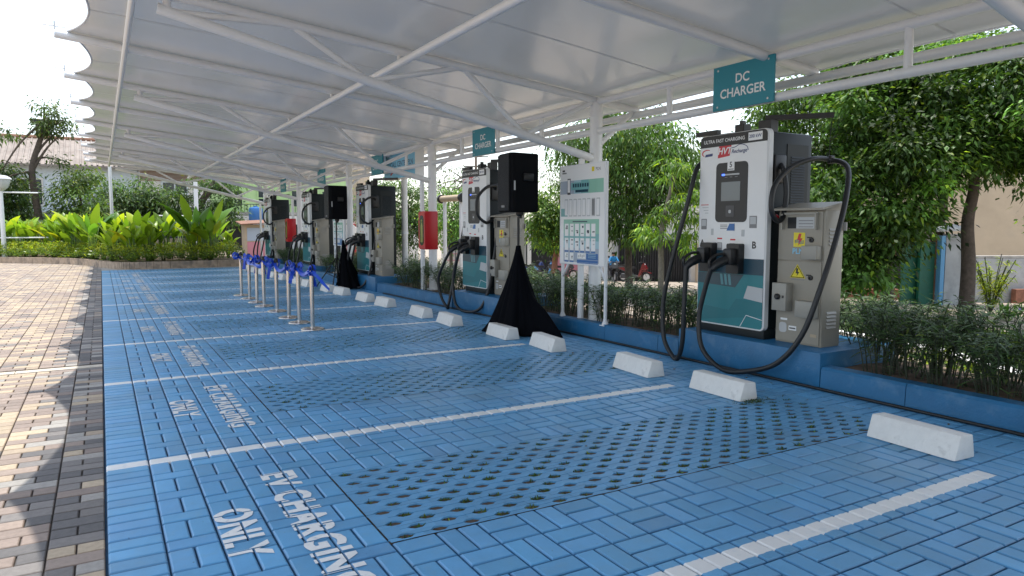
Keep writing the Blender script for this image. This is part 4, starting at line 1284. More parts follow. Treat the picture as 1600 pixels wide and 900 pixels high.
# ------------------------------------------------------------------ information boards
def info_board(x, yc, label, full=True, mirror=False):
    b = thing('info_board', (x, yc, .19), label, 'notice board')
    # legs
    for sy in (-.50,.50):
        mb = MB(); mb.tube([(.02,sy,.012),(.02,sy,2.14)], .024, 10); l = mb.build('leg', M['wsteel'], b, smooth=True, auto=40)
        mb = MB(); mb.box((-.04,sy-.05,0),(.08,sy+.05,.012)); mb.lathe([(.05,0),(.045,.01),(.024,.07)], (.02,sy,.012), 12); mb.build('foot', M['wsteel'], l)
        mb = MB(); mb.tube([(.02,sy*1.0,.58),(.02,sy*.70,.80)], .016, 8); mb.build('brace', M['wsteel'], b, smooth=True)
    mb = MB(); mb.box((-.02,-.525,.775),(.03,.525,2.145), .006); p = mb.build('panel', M['wsteel'], b)
    zt = 2.145
    def d(name, y0, y1, z0, z1, m, x=-.0215, par=p, r=.004): return decal(par, name, rpoly(y0,y1,z0,z1,r), m, x)
    d('board_face', -.505,.505,.79,2.13,'white',-.0205)
    # title band of three printed tones
    for q, mm in enumerate(('slatep','slatep','skyp','mint2','mint','mint')):
        d('title_band', .505-.165*(q+1)-.006, .505-.165*q, 1.75,1.93, mm, -.0225, r=.001)
    dd = d('title_plate', -.18,.24,1.80,1.90,'mint2',-.024)
    for q in range(7): d('title_print', .20-.055*q-.034, .20-.055*q, 1.835, 1.885, 'navy', -.0262, dd, .006)
    d('title_plate', -.15,.14,1.765,1.80,'navy',-.0245)
    d('phone_picture', .26,.33,1.74,1.96,'dgrey',-.0245); d('phone_picture', .267,.323,1.77,1.945,'white',-.0265)
    d('logo', .40,.46,2.06,2.085,'black',-.0225); d('logo', .36,.46,2.03,2.05,'grey',-.0225)
    lg = d('yellow_logo', -.285,-.23,2.03,2.09,'yellow',-.0225)
    lettering('PLN', .06, M['grey'], (-.0235,-.37,2.055), XD, YD, p, bold=.01)
    # row of phone pictures
    d('step_plate', .33,.49,1.44,1.55,'mint2',-.0225)
    for q in range(8):
        y = .36-.105*q
        a = d('step_card', y-.04,y+.035,1.44 if q else 1.47,1.68,'lgrey',-.0235)
        d('step_card_face', y-.032,y+.027,1.455,1.665,('white','white','white','white','white','white','grey','white')[q],-.0255, a)
    # main panel
    bands = ['mint','mint','mint2','skyp','slatep','slatep']
    for q, mm in enumerate(bands):
        z1 = 1.40-.098*q
        d('card_panel', -.40,.42,z1-.0985,z1,mm,-.0225,r=.001)
    d('panel_heading', -.14,.20,1.36,1.375,'navy',-.0245)
    k_ = random.Random(5)
    for row, (z0, z1) in enumerate(((1.17,1.34),(.975,1.145),(.835,.94))):
        for q in range(6):
            if row == 2 and q > 1: continue
            y = .345-.125*q
            a = d('instruction_card', y-.045,y+.045,z0,z1,'white',-.0245)
            d('card_caption', y-.045,y+.045,z0-.026,z0-.006,'mblue' if row else 'mint2',-.0245)
            for e in range(2):
                zz = k_.uniform(z0+.02,z1-.03); h_ = k_.uniform(.008,.03)
                d('card_print', y-.03,y+k_.uniform(.0,.03),zz,zz+h_,k_.choice(['grey','navy','lgrey','dgrey']),-.0265,a)
    a = d('contact_card', -.11,.08,.865,.94,'white',-.0245)
    for e in range(4): d('contact_print', .045-.04*e-.012, .045-.04*e+.012, .88+.01*(e % 2), .915+.01*(e % 2), 'lgrey', -.0265, a)
    d('blue_box', -.385,-.125,.855,.94,'mblue',-.0245)
    d('blue_box', -.385,.09,.815,.848,'mblue',-.0245); d('blue_box', -.385,.09,.80,.81,'mblue',-.0245)
    for e in range(3): d('blue_box_line', -.34,-.17,.925-.022*e,.932-.022*e,'skyp',-.0265)
    return b
info_board(kx(7.92)+.06, 7.92, 'white instruction board with rows of phone pictures in front of a white post')
info_board(kx(19.1)+.30, 19.0, 'far small green instruction board between the far loudspeaker and a white post')

# ------------------------------------------------------------------ red fire boxes
def firebox(x, y, z, label):
    f = thing('fire_box', (x,y,z), label, 'fire extinguisher box', 'red fire extinguisher boxes on posts')
    mb = MB(); mb.box((0,-.17,0),(.26,.17,.76), .006); mb.build('case', M['red'], f, smooth=True, auto=30)
    mb = MB(); mb.prism(rpoly(-.16,.16,.02,.74,.01), 'x', -.018, 0); dr = mb.build('door', M['red'], f)
    mb = MB(); mb.prism(rpoly(-.105,.105,.08,.68,.09), 'x', -.0205, -.0165); gl = mb.build('window', M['glass'], dr)
    mb = MB(); mb.lathe([(.0,.0),(.05,.005),(.055,.04),(.055,.33),(.03,.38),(.018,.39),(.018,.43),(.035,.44),(0,.46)], (0,0,0), 14)
    mb.v = [(-.022 + x*.10, y_, z_+.14) for x, y_, z_ in mb.v]; mb.build('extinguisher', mat('olive_cylinder', (.25,.24,.03), .3), gl, smooth=True, auto=40)
    for zz in (.14,.62):
        mb = MB(); mb.tube([(.20,.15,zz),(.34,.30,zz)], .012, 8); mb.build('bracket', M['galv'], f)
    return f
firebox(5.58, 13.25, 1.03, 'red fire extinguisher box on the white post beside the banner pole')
firebox(5.35, 24.2, .98, 'small far red fire extinguisher box in front of the farthest charger')

# ------------------------------------------------------------------ banner light box and its pole
b = thing('banner_box', (6.15, 15.98, 2.62), 'pale blue CALL CENTER PLN sign box under the canopy edge', 'sign')
mb = MB(); mb.box((0,-1.0,0),(.22,1.0,.62), .008); mb.build('case', M['wsteel'], b)
mb = MB(); mb.box((-.012,-.985,.01),(0,.985,.61)); fc = mb.build('face', M['lblue'], b)
lettering('CALL CENTER PLN', .17, M['dblue'], (-.0135,-.18,.33), XD, YD, fc, bold=.012)
decal(fc, 'logo', rpoly(.80,.93,.52,.57,.004), 'dgrey', -.0135)
decal(fc, 'red_swoosh', [(.55,.12),(.30,.20),(.10,.14),(.12,.10),(.32,.15),(.52,.08)], 'redfilm', -.0135)
decal(fc, 'mark', rpoly(-.33,-.31,.12,.22,.004), 'dgrey', -.0135)
pp = thing('banner_pole', (6.5, 16.55, 0), 'white round pole with a collar left of the nearer red fire box', 'pole')
mb = MB(); mb.tube([(0,0,-.3),(0,0,3.0)], .075, 14); mb.build('shaft', M['wconc'], pp, smooth=True, auto=40)
mb = MB(); mb.lathe([(.085,1.3),(.085,1.36)], n=14); mb.build('collar', M['wsteel'], pp)
pp = thing('awning_tube', (8.0, 16.5, 0), 'horizontal white tube with black end caps on a grey post', 'tube')
mb = MB(); mb.tube([(0,-.1,2.22),(0,1.15,2.22)], .085, 14); mb.build('tube', M['cream'], pp, smooth=True, auto=40)
for yy in (-.16,1.12):
    mb = MB(); mb.tube([(0,yy,2.22),(0,yy+.09,2.22)], .12, 14); mb.build('end_cap', M['black'], pp, smooth=True, auto=40)
for yy in (.0,1.0):
    mb = MB(); mb.tube([(.02,yy,-.5),(.02,yy,2.16)], .05, 12); mb.build('post', M['wsteel'], pp, smooth=True, auto=40)
#@@PART3
# ------------------------------------------------------------------ hedge of thin-leaved shrubs behind the kerb
def shrub_proto(seed, nst, hgt, spread, nleaf, c):
    r_ = random.Random(seed)
    root = thing('hedge_shrub', (0,0,0), '', 'shrub')
    mb = MB(); P=[]; D=[]; Ls=[]; Ws=[]
    for i in range(nst):
        a = r_.uniform(0, 2*PI); q = r_.random()**.5*spread
        x, y = math.cos(a)*q*.55, math.sin(a)*q*.55
        lx, ly = math.cos(a)*q*.75+r_.gauss(0,.05), math.sin(a)*q*.75+r_.gauss(0,.05)
        h = hgt*r_.uniform(.72,1.05)
        pts = [(x,y,-.04),(x+lx*.25,y+ly*.25,h*.4),(x+lx*.6,y+ly*.6,h*.75),(x+lx,y+ly,h)]
        cc = cat(pts,3)
        mb.tube(cc, [.0075-.005*j/(len(cc)-1) for j in range(len(cc))], 5, cap=False)
        # side twigs
        for t in range(r_.randint(1,3)):
            b = Vector(cc[r_.randint(3,7)]); d = Vector((r_.gauss(0,.5), r_.gauss(0,.5), 1)).normalized()*r_.uniform(.12,.25)
            mb.tube([b, b+d], [.004,.002], 4, cap=False)
            for e in range(7):
                P.append(tuple(b+d*r_.uniform(.4,1))); az = r_.uniform(0,2*PI); D.append((math.cos(az), math.sin(az), r_.uniform(-.1,.8))); Ls.append(r_.uniform(.07,.14)); Ws.append(r_.uniform(.010,.018))
        for e in range(nleaf):
            t = r_.random()**.55
            b = Vector(cc[min(int(t*len(cc)), len(cc)-1)])
            if t < .3 and r_.random() < .45: continue
            az = r_.uniform(0,2*PI)
            P.append((b.x+r_.gauss(0,.012), b.y+r_.gauss(0,.012), b.z+r_.gauss(0,.012)))
            D.append((math.cos(az), math.sin(az), r_.uniform(-.25,.9)))
            Ls.append(r_.uniform(.09,.17)); Ws.append(r_.uniform(.011,.02))
    mb.build('stems', M['stem'], root, fix=False)
    n = len(P)
    V, F = leaf_mesh(np.array(P), np.array(D), np.array(Ls), np.array(Ws), .35, 'lance')
    build_leaves('leaves', V, F, tints(n, c, .3, .08), M['hleaf'], root)
    return root
protos = [shrub_proto(s, n_, h, sp, nl, c) for s, n_, h, sp, nl, c in (
    (1,13,.66,.34,30,(.05,.095,.03)), (2,15,.60,.36,32,(.055,.105,.033)), (3,11,.72,.32,32,(.047,.088,.03)), (4,14,.56,.36,34,(.06,.115,.035)))]
def hl(y):
    if y < 3.9: return 'dark thin leaved shrub of the hedge right of the nearest meter cabinet', 'hedge shrubs right of the nearest cabinet'
    if y < 7.45: return 'thin leaved hedge shrub in the stretch between the nearest charger and the info board', 'hedge shrubs between charger and info board'
    if y < 10.3: return 'thin leaved hedge shrub in the stretch between the info board and the nearer loudspeaker', 'hedge shrubs beside the info board'
    if y < 15.8: return 'thin leaved hedge shrub in the stretch beside the nearer red fire box', 'hedge shrubs beside the nearer fire box'
    return 'far thin leaved hedge shrub beyond the third charger', 'far hedge shrubs'
used = [False]*4
y = 1.55
while y < 27:
    skip = any(c-1.3 < y < c+.55 for c in CH_Y)
    for row in range(2):
        if skip and row == 0: continue
        k = rnd.randrange(4)
        if used[k]: o = copy_tree(protos[k])
        else: o = protos[k]; used[k] = True
        x = kx(y) + (.44 if row == 0 else .85) + rnd.uniform(-.1,.1)
        if skip: x = kx(y)+1.45+rnd.uniform(-.05,.05)
        if y > 3.9 and row == 1 and not skip: x += .1
        o.location = (x, y+rnd.uniform(-.12,.12) + row*.2, .15)
        o.rotation_euler = (0,0,rnd.uniform(0,6.28)); s = rnd.uniform(.82,1.12)*(.86 if y > 4.5 else 1); o.scale = (s, s, s*rnd.uniform(.92,1.06))
        o['label'], o['group'] = hl(y)
    y += .29 if y < 10 else .42
for k in range(4):
    if not used[k]: protos[k].location = (kx(20)+.7, 20+k*.3, .15); protos[k]['label'], protos[k]['group'] = hl(20)
# purple flowers on the near hedge
for (px, py, d, lab) in ((1432,520,6.95,'small purple flower low among the hedge stems'), (1592,483,6.7,'small purple flower at the top of the hedge at the right edge')):
    p = at(px, py, d)
    fl = thing('purple_flower', p, lab, 'flower')
    mb = MB()
    for q in range(5):
        a = q*2*PI/5
        c_, s_ = math.cos(a), math.sin(a)
        mb.add([(0,0,0),(.018*c_-.012*s_,-.006,.018*s_+.012*c_),(.032*c_,-.004,.032*s_),(.018*c_+.012*s_,-.006,.018*s_-.012*c_)], [(0,1,2,3)])
    mb.build('petals', M['petal'], fl, fix=False)
    mb = MB(); mb.tube([(0,0,0),(.01,.03,-.06),(.02,.04,-.16)], .003, 5); mb.build('stalk', M['stem'], fl)
# low yellow-green ground cover in the bed on the right
P=[];D=[]
for i in range(2600):
    y_ = rnd.uniform(1.4,4.6) if i % 2 else rnd.uniform(6,27); x = kx(y_)+rnd.uniform(1.2,2.3) if i % 2 else kx(y_)+rnd.uniform(.9,1.7)
    if i % 2 and mnoise.noise(Vector((x*1.3,y_*1.3,0))) < -.05: continue
    P.append((x,y_,max(terr(x,y_),-.1)+.08)); D.append((rnd.gauss(0,.6),rnd.gauss(0,.6),.8))
n=len(P); V,F = leaf_mesh(np.array(P),np.array(D),rs.uniform(.08,.18,n),rs.uniform(.02,.035,n),.3,'lance')
tag(build_leaves('ground_cover', V,F,tints(n,(.10,.18,.02),.35,.3),M['cleaf']),'low yellow green ground cover behind the hedge','ground cover',kind='stuff')

# ------------------------------------------------------------------ trees
def tree(name, label, base, trunk, lobes, nclump, per, llen, c, group=None, bark='bark', r0=.12, wid=.42, dr=.35, kind='rhomb', spread=1.0, cs=.28, yel=.1, seed=1, tipdown=.25, limbs=5, csig=.3):
    r_ = np.random.RandomState(seed); q = random.Random(seed)
    root = thing(name, base, label, 'tree', group)
    mb = MB()
    tp = cat(trunk, 5)
    mb.tube(tp, [r0*(1.25 if j == 0 else 1-.5*j/(len(tp)-1)) for j in range(len(tp))], 10)
    top = Vector(tp[-1])
    cl = []
    wts = np.array([l[1][0]*l[1][1]*l[1][2] for l in lobes]); wts = wts/wts.sum()
    for k in range(nclump):
        c0, rad = lobes[r_.choice(len(lobes), p=wts)]
        v = r_.normal(0,1,3); v /= np.linalg.norm(v); v *= r_.uniform(.35,1)**.5
        cl.append(np.array(c0)+v*np.array(rad))
    cl = np.array(cl)
    for k in range(min(limbs, nclump)):
        e = Vector(cl[q.randrange(nclump)]); s_ = tp[q.randint(len(tp)//2, len(tp)-1)]
        m_ = s_.lerp(e,.5)+Vector((0,0,.1*(e-s_).length))
        mb.tube(cat([s_, m_, e],4), [r0*.42*(1-.8*j/8) for j in range(9)], 6)
    tr = mb.build('trunk', M[bark], root, smooth=True, fix=False)
    n = nclump*per
    csz = cs*r_.uniform(.6,1.35,(nclump,1))
    off = r_.normal(0,1,(nclump,per,3))*np.array([1,1,.5])
    P = (cl[:,None,:] + off*csz[:,None,:]).reshape(-1,3)
    D = (off/np.maximum(np.linalg.norm(off,axis=2,keepdims=True),1e-4)).reshape(-1,3)*spread + r_.normal(0,.5,(n,3)) + np.array([0,0,-tipdown])
    V, F = leaf_mesh(P, D, llen*r_.uniform(.65,1.25,n), llen*wid*r_.uniform(.7,1.2,n), dr, kind)
    ct = np.exp(r_.normal(0,csig,(nclump,1,1)))*np.ones((nclump,per,1))
    build_leaves('crown', V, F, tints(n, c, .22, yel)*ct.reshape(-1,1), M['leaf'], root)
    return root
def B(px, d, z=None, py=None):
    p = at(px, 353, d)
    zz = terr(p.x, p.y) if z is None else z
    return Vector((p.x, p.y, zz))
# big dense trees on the right
b0 = B(1516, 13.6)
tree('street_tree','big leafy tree with dark forked trunk at the right edge', b0, [(0,0,-.2),(.02,.0,1.0),(.0,.05,1.9),(.05,.0,2.7),(.3,.4,3.6)],
     [((-.5,.4,3.4),(1.2,1.2,.8)),((.2,-.9,3.6),(1.3,1.1,.8)),((.85,-1.1,2.9),(.75,.6,.6)),((1.3,-1.0,2.1),(.45,.4,.45)),((-1.2,.7,3.0),(.8,.8,.45)),((.3,.2,4.6),(1.3,1.3,.7)),((.8,.7,5.4),(1.0,1.0,.5))], 130, 250, .122, (.066,.135,.028), bark='bark', r0=.145, seed=3, cs=.27, wid=.55, csig=.65)
b1 = B(1395, 13.8)
tree('street_tree','broad dense tree with foliage hanging low behind the nearest meter cabinet', b1, [(0,0,-.2),(.05,.1,.9),(-.05,.0,1.9),(.3,.3,3.2)],
     [((-.3,-.1,3.2),(1.4,1.3,.7)),((-.7,.05,2.3),(1.3,1.2,.6)),((-.55,-.1,1.6),(1.15,1.0,.5)),((-1.1,.3,1.1),(.8,.8,.4)),((.1,.2,4.2),(1.4,1.3,.6)),((.7,.8,5.0),(1.1,1.1,.6))], 165, 250, .12, (.06,.122,.026), bark='bark', r0=.13, seed=4, cs=.27, wid=.55, csig=.65)
b2 = B(1270, 17.5)
tree('street_tree','dark green tree rising behind the nearest charger', b2, [(0,0,-.2),(.0,.1,1.4),(.1,.0,2.6),(.0,.0,4.0)],
     [((0,0,3.9),(1.7,1.6,1.5)),((.2,-.2,5.0),(1.7,1.6,.9)),((-.3,.2,2.6),(1.4,1.4,.9))], 160, 150, .125, (.06,.12,.028), r0=.13, seed=5, cs=.33, wid=.5)
b2b = B(1475, 19)
tree('street_tree','dark tree behind the big leafy trees at the right', b2b, [(0,0,-.2),(.0,.1,2.0),(.1,.0,3.6),(.0,.0,4.6)],
     [((0,0,5.2),(2.2,2.0,1.5)),((-.2,-.2,3.9),(1.9,1.6,.9))], 100, 120, .135, (.055,.11,.026), r0=.13, seed=15, cs=.36)
b3 = B(1034, 20.5)
tree('mango_tree','slender young tree with long drooping bright green leaves and pale trunk', b3, [(0,0,-.2),(.02,.02,.9),(-.02,.0,1.8),(.15,.0,2.6),(.3,-.1,3.3)],
     [((-.25,.1,1.85),(.45,.45,.35)),((.45,-.2,2.6),(.6,.6,.6)),((.75,-.4,1.75),(.55,.5,.45)),((.35,-.2,3.5),(.5,.5,.55)),((.0,.1,2.6),(.4,.4,.3)),((1.15,-.6,2.7),(.5,.5,.5)),((.75,-.45,.95),(.3,.3,.25))], 36, 46, .24, (.10,.195,.032), bark='barkg', r0=.095, wid=.2, dr=.55, kind='lance', seed=6, cs=.14, yel=.25, tipdown=.5)
b4 = B(985, 27)
tree('street_tree','tall dark drooping tree behind the info board', b4, [(0,0,-.2),(.0,.1,1.6),(.1,.0,3.2),(.0,.0,4.8)],
     [((-.2,.2,5.4),(2.6,2.4,1.4)),((.3,-.2,4.3),(2.6,2.2,1.5)),((-.3,0,2.8),(1.7,1.5,1.0)),((1.6,-.8,5.0),(1.3,1.2,1.2)),((-1.0,.4,2.1),(.8,.8,.6))], 150, 140, .17, (.055,.11,.026), r0=.16, seed=7, cs=.42, dr=.6, tipdown=.6)
b5 = B(868, 25)
tree('street_tree','light green tree between the nearer loudspeaker and the info board', b5, [(0,0,-.2),(.0,.05,.8),(.05,.0,1.7),(.0,.0,2.6)],
     [((0,0,3.1),(.85,.8,1.0)),((.1,0,1.9),(.8,.75,.6)),((-.2,.1,2.5),(.9,.8,.8))], 80, 120, .14, (.09,.175,.038), bark='brickw', r0=.13, seed=8, cs=.25, yel=.2)
b6 = B(705, 36)
tree('street_tree','mid green round tree left of the second charger', b6, [(0,0,-.2),(.0,.05,1.4),(.05,.0,2.4),(.0,.0,3.2)],
     [((0,0,3.3),(1.2,1.1,1.3)),((.1,0,2.2),(1.1,1.0,.7))], 70, 100, .16, (.09,.18,.045), r0=.10, seed=9, cs=.3)
b7 = B(615, 48)
tree('street_tree','dark tree behind the third charger and the blue sign box', b7, [(0,0,-.2),(.0,.05,2.4),(.05,.0,4.0),(.0,.0,5.0)],
     [((0,0,4.6),(2.6,2.3,1.8)),((.8,0,3.2),(2.2,2.0,1.3)),((-.4,0,2.0),(1.8,1.8,1.0))], 100, 110, .24, (.06,.11,.035), r0=.18, seed=10, cs=.5)
b8 = B(740, 60)
tree('bare_tree','sparse dark tree against the sky behind the second sign', b8, [(0,0,-.2),(.2,.05,3.4),(-.2,.0,6.0),(.0,.0,8.0)],
     [((-1.4,0,7.0),(2.2,2.0,1.6)),((.6,0,5.2),(2.2,2.0,1.3)),((-3.2,0,5.6),(1.5,1.4,1.4))], 70, 40, .26, (.035,.05,.025), r0=.2, seed=12, cs=.5, limbs=16)
b9 = B(1150, 30)
tree('street_tree','pale yellowish tree top seen between two signs behind the nearest charger', b9, [(0,0,-.2),(.2,.05,2.4),(-.2,.0,4.0),(.0,.0,5.0)],
     [((0,0,5.0),(1.6,1.6,1.2)),((.2,0,3.6),(1.5,1.5,1.2)),((1.2,-.5,5.6),(1.4,1.3,1.0))], 70, 90, .16, (.07,.12,.03), r0=.14, seed=13, cs=.35)
# bamboo-like bright bush at the right
b = B(1555, 15.2)
root = thing('bright_bush', b, 'bright yellow green bamboo like bush beside the dark trunk at the right', 'bush')
P=[];D=[];mb=MB()
for i in range(26):
    a=rnd.uniform(0,6.28); h=rnd.uniform(.7,1.35); e=Vector((math.cos(a)*rnd.uniform(.1,.5),math.sin(a)*rnd.uniform(.1,.5),h))
    pts=cat([(0,0,0),e*.5+Vector((0,0,.1)),e],4); mb.tube(pts,.008,5)
    for k in range(34):
        t=rnd.uniform(.3,1); p=pts[int(t*(len(pts)-1))]; P.append(tuple(p)); D.append((rnd.gauss(0,.8),rnd.gauss(0,.8),rnd.uniform(-.3,.5)))
mb.build('stems',M['stem'],root,fix=False); n=len(P)
V,F=leaf_mesh(np.array(P),np.array(D),rs.uniform(.10,.2,n),rs.uniform(.018,.03,n),.4,'lance'); build_leaves('leaves',V,F,tints(n,(.20,.28,.02),.25,.2),M['cleaf'],root)
b = B(1582, 13.6)
root = thing('strappy_plant', b, 'dark green strap leaved plant below the bright bush', 'plant')
P=[];D=[]
for i in range(60):
    P.append((rnd.gauss(0,.12),rnd.gauss(0,.12),.02)); D.append((rnd.gauss(0,.6),rnd.gauss(0,.6),1))
n=len(P); V,F=leaf_mesh(np.array(P),np.array(D),rs.uniform(.3,.55,n),rs.uniform(.03,.05,n),.25,'lance'); build_leaves('leaves',V,F,tints(n,(.05,.13,.02),.3,.1),M['cleaf'],root)

# ------------------------------------------------------------------ left planter
PK = [(4.75,28.15),(2.4,27.95),(.95,27.95),(.45,28.2),(.18,28.9),(-.2,30.2),(-.7,31.8),(-1.5,33.2),(-3.6,35.2),(-6.5,37),(-12,38.5)]
pk = cat([(a,b_,0) for a,b_ in PK], 6)
mb = MB()
acc = 0
for p, q in zip(pk, pk[1:]):
    d=(q-p).normalized(); nrm=Vector((d.y,-d.x,0))
    a=p+d*.006; b_=q-d*.006
    mb.hexa([(a.x,a.y,-.05),(b_.x,b_.y,-.05),(b_.x+nrm.x*.15,b_.y+nrm.y*.15,-.05),(a.x+nrm.x*.15,a.y+nrm.y*.15,-.05),(a.x,a.y,.24),(b_.x,b_.y,.24),(b_.x+nrm.x*.15,b_.y+nrm.y*.15,.24),(a.x+nrm.x*.15,a.y+nrm.y*.15,.24)])
o = mb.build('planter_kerb', M['tanc']); struct(o)
mb = MB()
in_ = [(p.x+ (0), p.y+.1) for p in pk]
vs=[(x,y_,.17) for x,y_ in in_]+[(x if x<3 else 4.9,46,.17) for x,y_ in in_]
n_=len(in_); mb.add(vs,[(i,i+1,n_+i+1,n_+i) for i in range(n_-1)]); o=mb.build('planter_soil', M['bed'], fix=False); struct(o)
def pky(x):
    for p,q in zip(pk,pk[1:]):
        if q.x <= x <= p.x and p.x>q.x: return p.y+(q.y-p.y)*(p.x-x)/(p.x-q.x)
    return pk[0].y if x>pk[0].x else pk[-1].y
P=[];D=[];T=[];Ls=[]
for i in range(20000):
    x=rnd.uniform(-11,4.7); dy=rnd.random()**1.2*3.2
    y_=pky(x)+.25+dy
    h=.18+.42*min(1,dy/1.0)+.13*mnoise.noise(Vector((x*1.2,y_*1.2,0)))
    z=.2+h*rnd.uniform(.35,1)
    P.append((x,y_,z)); D.append((rnd.gauss(0,.7),rnd.gauss(0,.7)-.3*(dy<.4),rnd.uniform(.1,1)))
    g=(dy<.55) ^ (rnd.random()<.08)
    T.append((.10,.16,.035) if g else ((.30,.34,.03) if rnd.random()<.7 else (.18,.30,.03))); Ls.append(rnd.uniform(.12,.28))
n=len(P); V,F=leaf_mesh(np.array(P),np.array(D),np.array(Ls),np.array(Ls)*.16,.35,'lance')
o=build_leaves('planter_ground_cover',V,F,np.array(T)*np.exp(rs.normal(0,.25,(n,1))),M['cleaf']); tag(o,'dense yellow green ground cover filling the planter','ground cover',kind='stuff')
# broad-leaved plants
def broad(seed, nl, hgt, lw, c):
    q=random.Random(seed); root=thing('broad_leaf_plant',(0,0,0),'','plant')
    st=MB()
    lv=MB(); tl_=[]
    for i in range(nl):
        a=q.uniform(0,2*PI); lean=q.uniform(.12,.55); h=hgt*q.uniform(.45,.75)
        s_=Vector((math.cos(a)*.05,math.sin(a)*.05,0)); e=Vector((math.cos(a)*lean*h*.5,math.sin(a)*lean*h*.5,h))
        st.tube([s_,e],[.022,.012],6)
        L=hgt*q.uniform(.42,.62); Wd=lw*q.uniform(.8,1.2)
        up_=Vector((math.cos(a)*lean,math.sin(a)*lean,1)).normalized(); out=Vector((math.cos(a),math.sin(a),0))
        side=Vector((-math.sin(a),math.cos(a),0)); tw=q.uniform(-.9,.9); side=(side*math.cos(tw)+out*math.sin(tw)).normalized()
        nrm=side.cross(up_)
        K=8; droop=q.uniform(.05,.55); rows=[]
        for k in range(K+1):
            t=k/K; w_=Wd*(math.sin(PI*min(1,t*1.02)**.8))**.75 if 0<t<1 else .004
            cpt=e+up_*L*t+out*L*droop*t*t-Vector((0,0,1))*L*droop*.55*t**3
            rows.append((cpt-side*w_*.5+nrm*w_*.12, cpt, cpt+side*w_*.5+nrm*w_*.12))
        vs=[p for r_ in rows for p in r_]
        lv.add(vs,[(3*k+j,3*k+j+1,3*k+j+4,3*k+j+3) for k in range(K) for j in range(2)])
        cc=np.array(c)*math.exp(q.gauss(0,.28)); 
        if q.random()<.15: cc=cc*np.array([1.9,1.3,1])
        tl_+= [list(cc)+[1]]*len(vs)
    lv.tint=np.array(tl_)
    st.build('stalks',mat('green_stalk',(.10,.17,.03),.5) if 'gs' not in M else M['gs'],root,smooth=True)
    lv.build('leaves',M['cleaf'],root,smooth=True,fix=False)
    return root
M['gs']=mat('green_stalk',(.10,.17,.03),.5)
bp=[broad(21,9,1.25,.24,(.165,.27,.025)),broad(22,8,1.45,.28,(.135,.24,.025)),broad(23,10,1.1,.22,(.20,.30,.025)),broad(24,9,1.9,.36,(.09,.20,.025))]
for b_ in bp: b_['group']='broad leaved plants in the planter'
used=[0]*4
def putb(k,x,y_,s,lab):
    if used[k]: o=copy_tree(bp[k])
    else: o=bp[k]; used[k]=1
    o.location=(x,y_,.18); o.scale=(s,s,s); o.rotation_euler=(0,0,rnd.uniform(0,6.28)); o['label']=lab; o['group']='broad leaved plants in the planter'
lab0='bright green broad leaved plant in the row across the planter'
for i in range(90):
    x=-6.2+10.4*rnd.random(); y_=pky(x)+rnd.uniform(1.5,5.5)
    putb(rnd.randrange(3),x,y_,rnd.uniform(.95,1.25),lab0)
putb(3,-.35,32.2,.92,'tall upright paddle leaved plant in front of the planter row at the left')
putb(3,3.15,30.1,1.06,'tallest dark green broad leaved clump left of the steel stanchions')
putb(3,3.75,30.9,1.0,'dark broad leaved plant between the tallest clump and the far charger')
putb(1,1.5,30.6,.75,'short paddle leaved plant low in the middle of the planter')
putb(2,4.5,31.2,.9,'spiky bright plant at the right end of the planter beside the white posts')

# ------------------------------------------------------------------ lamp posts at the left
l = thing('lamp_post', (-3.55,36.5,0), 'white lamp post with a glass globe lamp and cross bar at the left edge', 'street lamp')
mb=MB(); mb.tube([(0,0,0),(0,0,2.95)],[.10,.075],14); mb.build('pole',M['wsteel'],l,smooth=True,auto=40)
mb=MB(); mb.tube([(-1.3,0,2.9),(1.3,0,2.9)],.03,8); mb.build('cross_bar',M['wsteel'],l)
mb=MB(); mb.tube([(-2.2,0,1.0),(1.6,0,1.0)],.03,8); mb.build('cross_bar',M['wsteel'],l)
mb=MB(); mb.lathe([(.10,2.95),(.28,3.1),(.36,3.35),(.36,3.42)],n=20); mb.build('lamp_globe',M['lampg'],l,smooth=True)
mb=MB(); mb.lathe([(.42,3.42),(.40,3.48),(.25,3.58),(0,3.62)],n=20); mb.build('lamp_cap',M['wsteel'],l,smooth=True)
l = thing('lamp_post', (4.2,39,0), 'plain white post rising behind the tallest broad leaved clump', 'post')
mb=MB(); mb.tube([(0,0,0),(0,0,3.7)],.10,14); mb.build('pole',M['wsteel'],l,smooth=True,auto=40)
mb=MB(); mb.tube([(-1.9,0,2.0),(.0,0,2.0)],.03,8); mb.build('cross_bar',M['wsteel'],l)
l = thing('grey_pole', (.45,36,0), 'thin grey pole below the far canopy corner', 'pole')
mb=MB(); mb.tube([(0,0,0),(0,0,4.1)],.07,12); mb.build('pole',M['galv'],l,smooth=True,auto=40)

# ------------------------------------------------------------------ left background trees
tree('pruned_tree','tall pruned tree with a bare forked trunk at the upper left', Vector((-2.6,43,0)), [(0,0,0),(-.1,0,2.2),(-.25,0,4.2),(.1,.1,5.6),(.55,.1,6.9)],
     [((.8,.1,6.8),(.9,.8,.9)),((-1.4,0,5.9),(.7,.7,.5)),((1.1,0,5.0),(.5,.5,.4)),((-1.7,0,3.9),(1.2,1.1,.8)),((.5,.1,7.5),(.5,.5,.4))], 46, 60, .22, (.06,.10,.03), bark='bark', r0=.2, seed=31, cs=.3, limbs=9)
tree('bushy_tree','light green bushy tree below the pruned trunk at the left', Vector((-.9,42,0)), [(0,0,0),(0,0,1.5),(.1,0,2.6)],
     [((-.1,0,2.9),(1.1,1.0,1.2)),((.3,0,1.9),(1.0,1.0,.8)),((.2,0,4.0),(.7,.7,.6))], 64, 80, .22, (.095,.16,.045), r0=.15, seed=32, cs=.34)
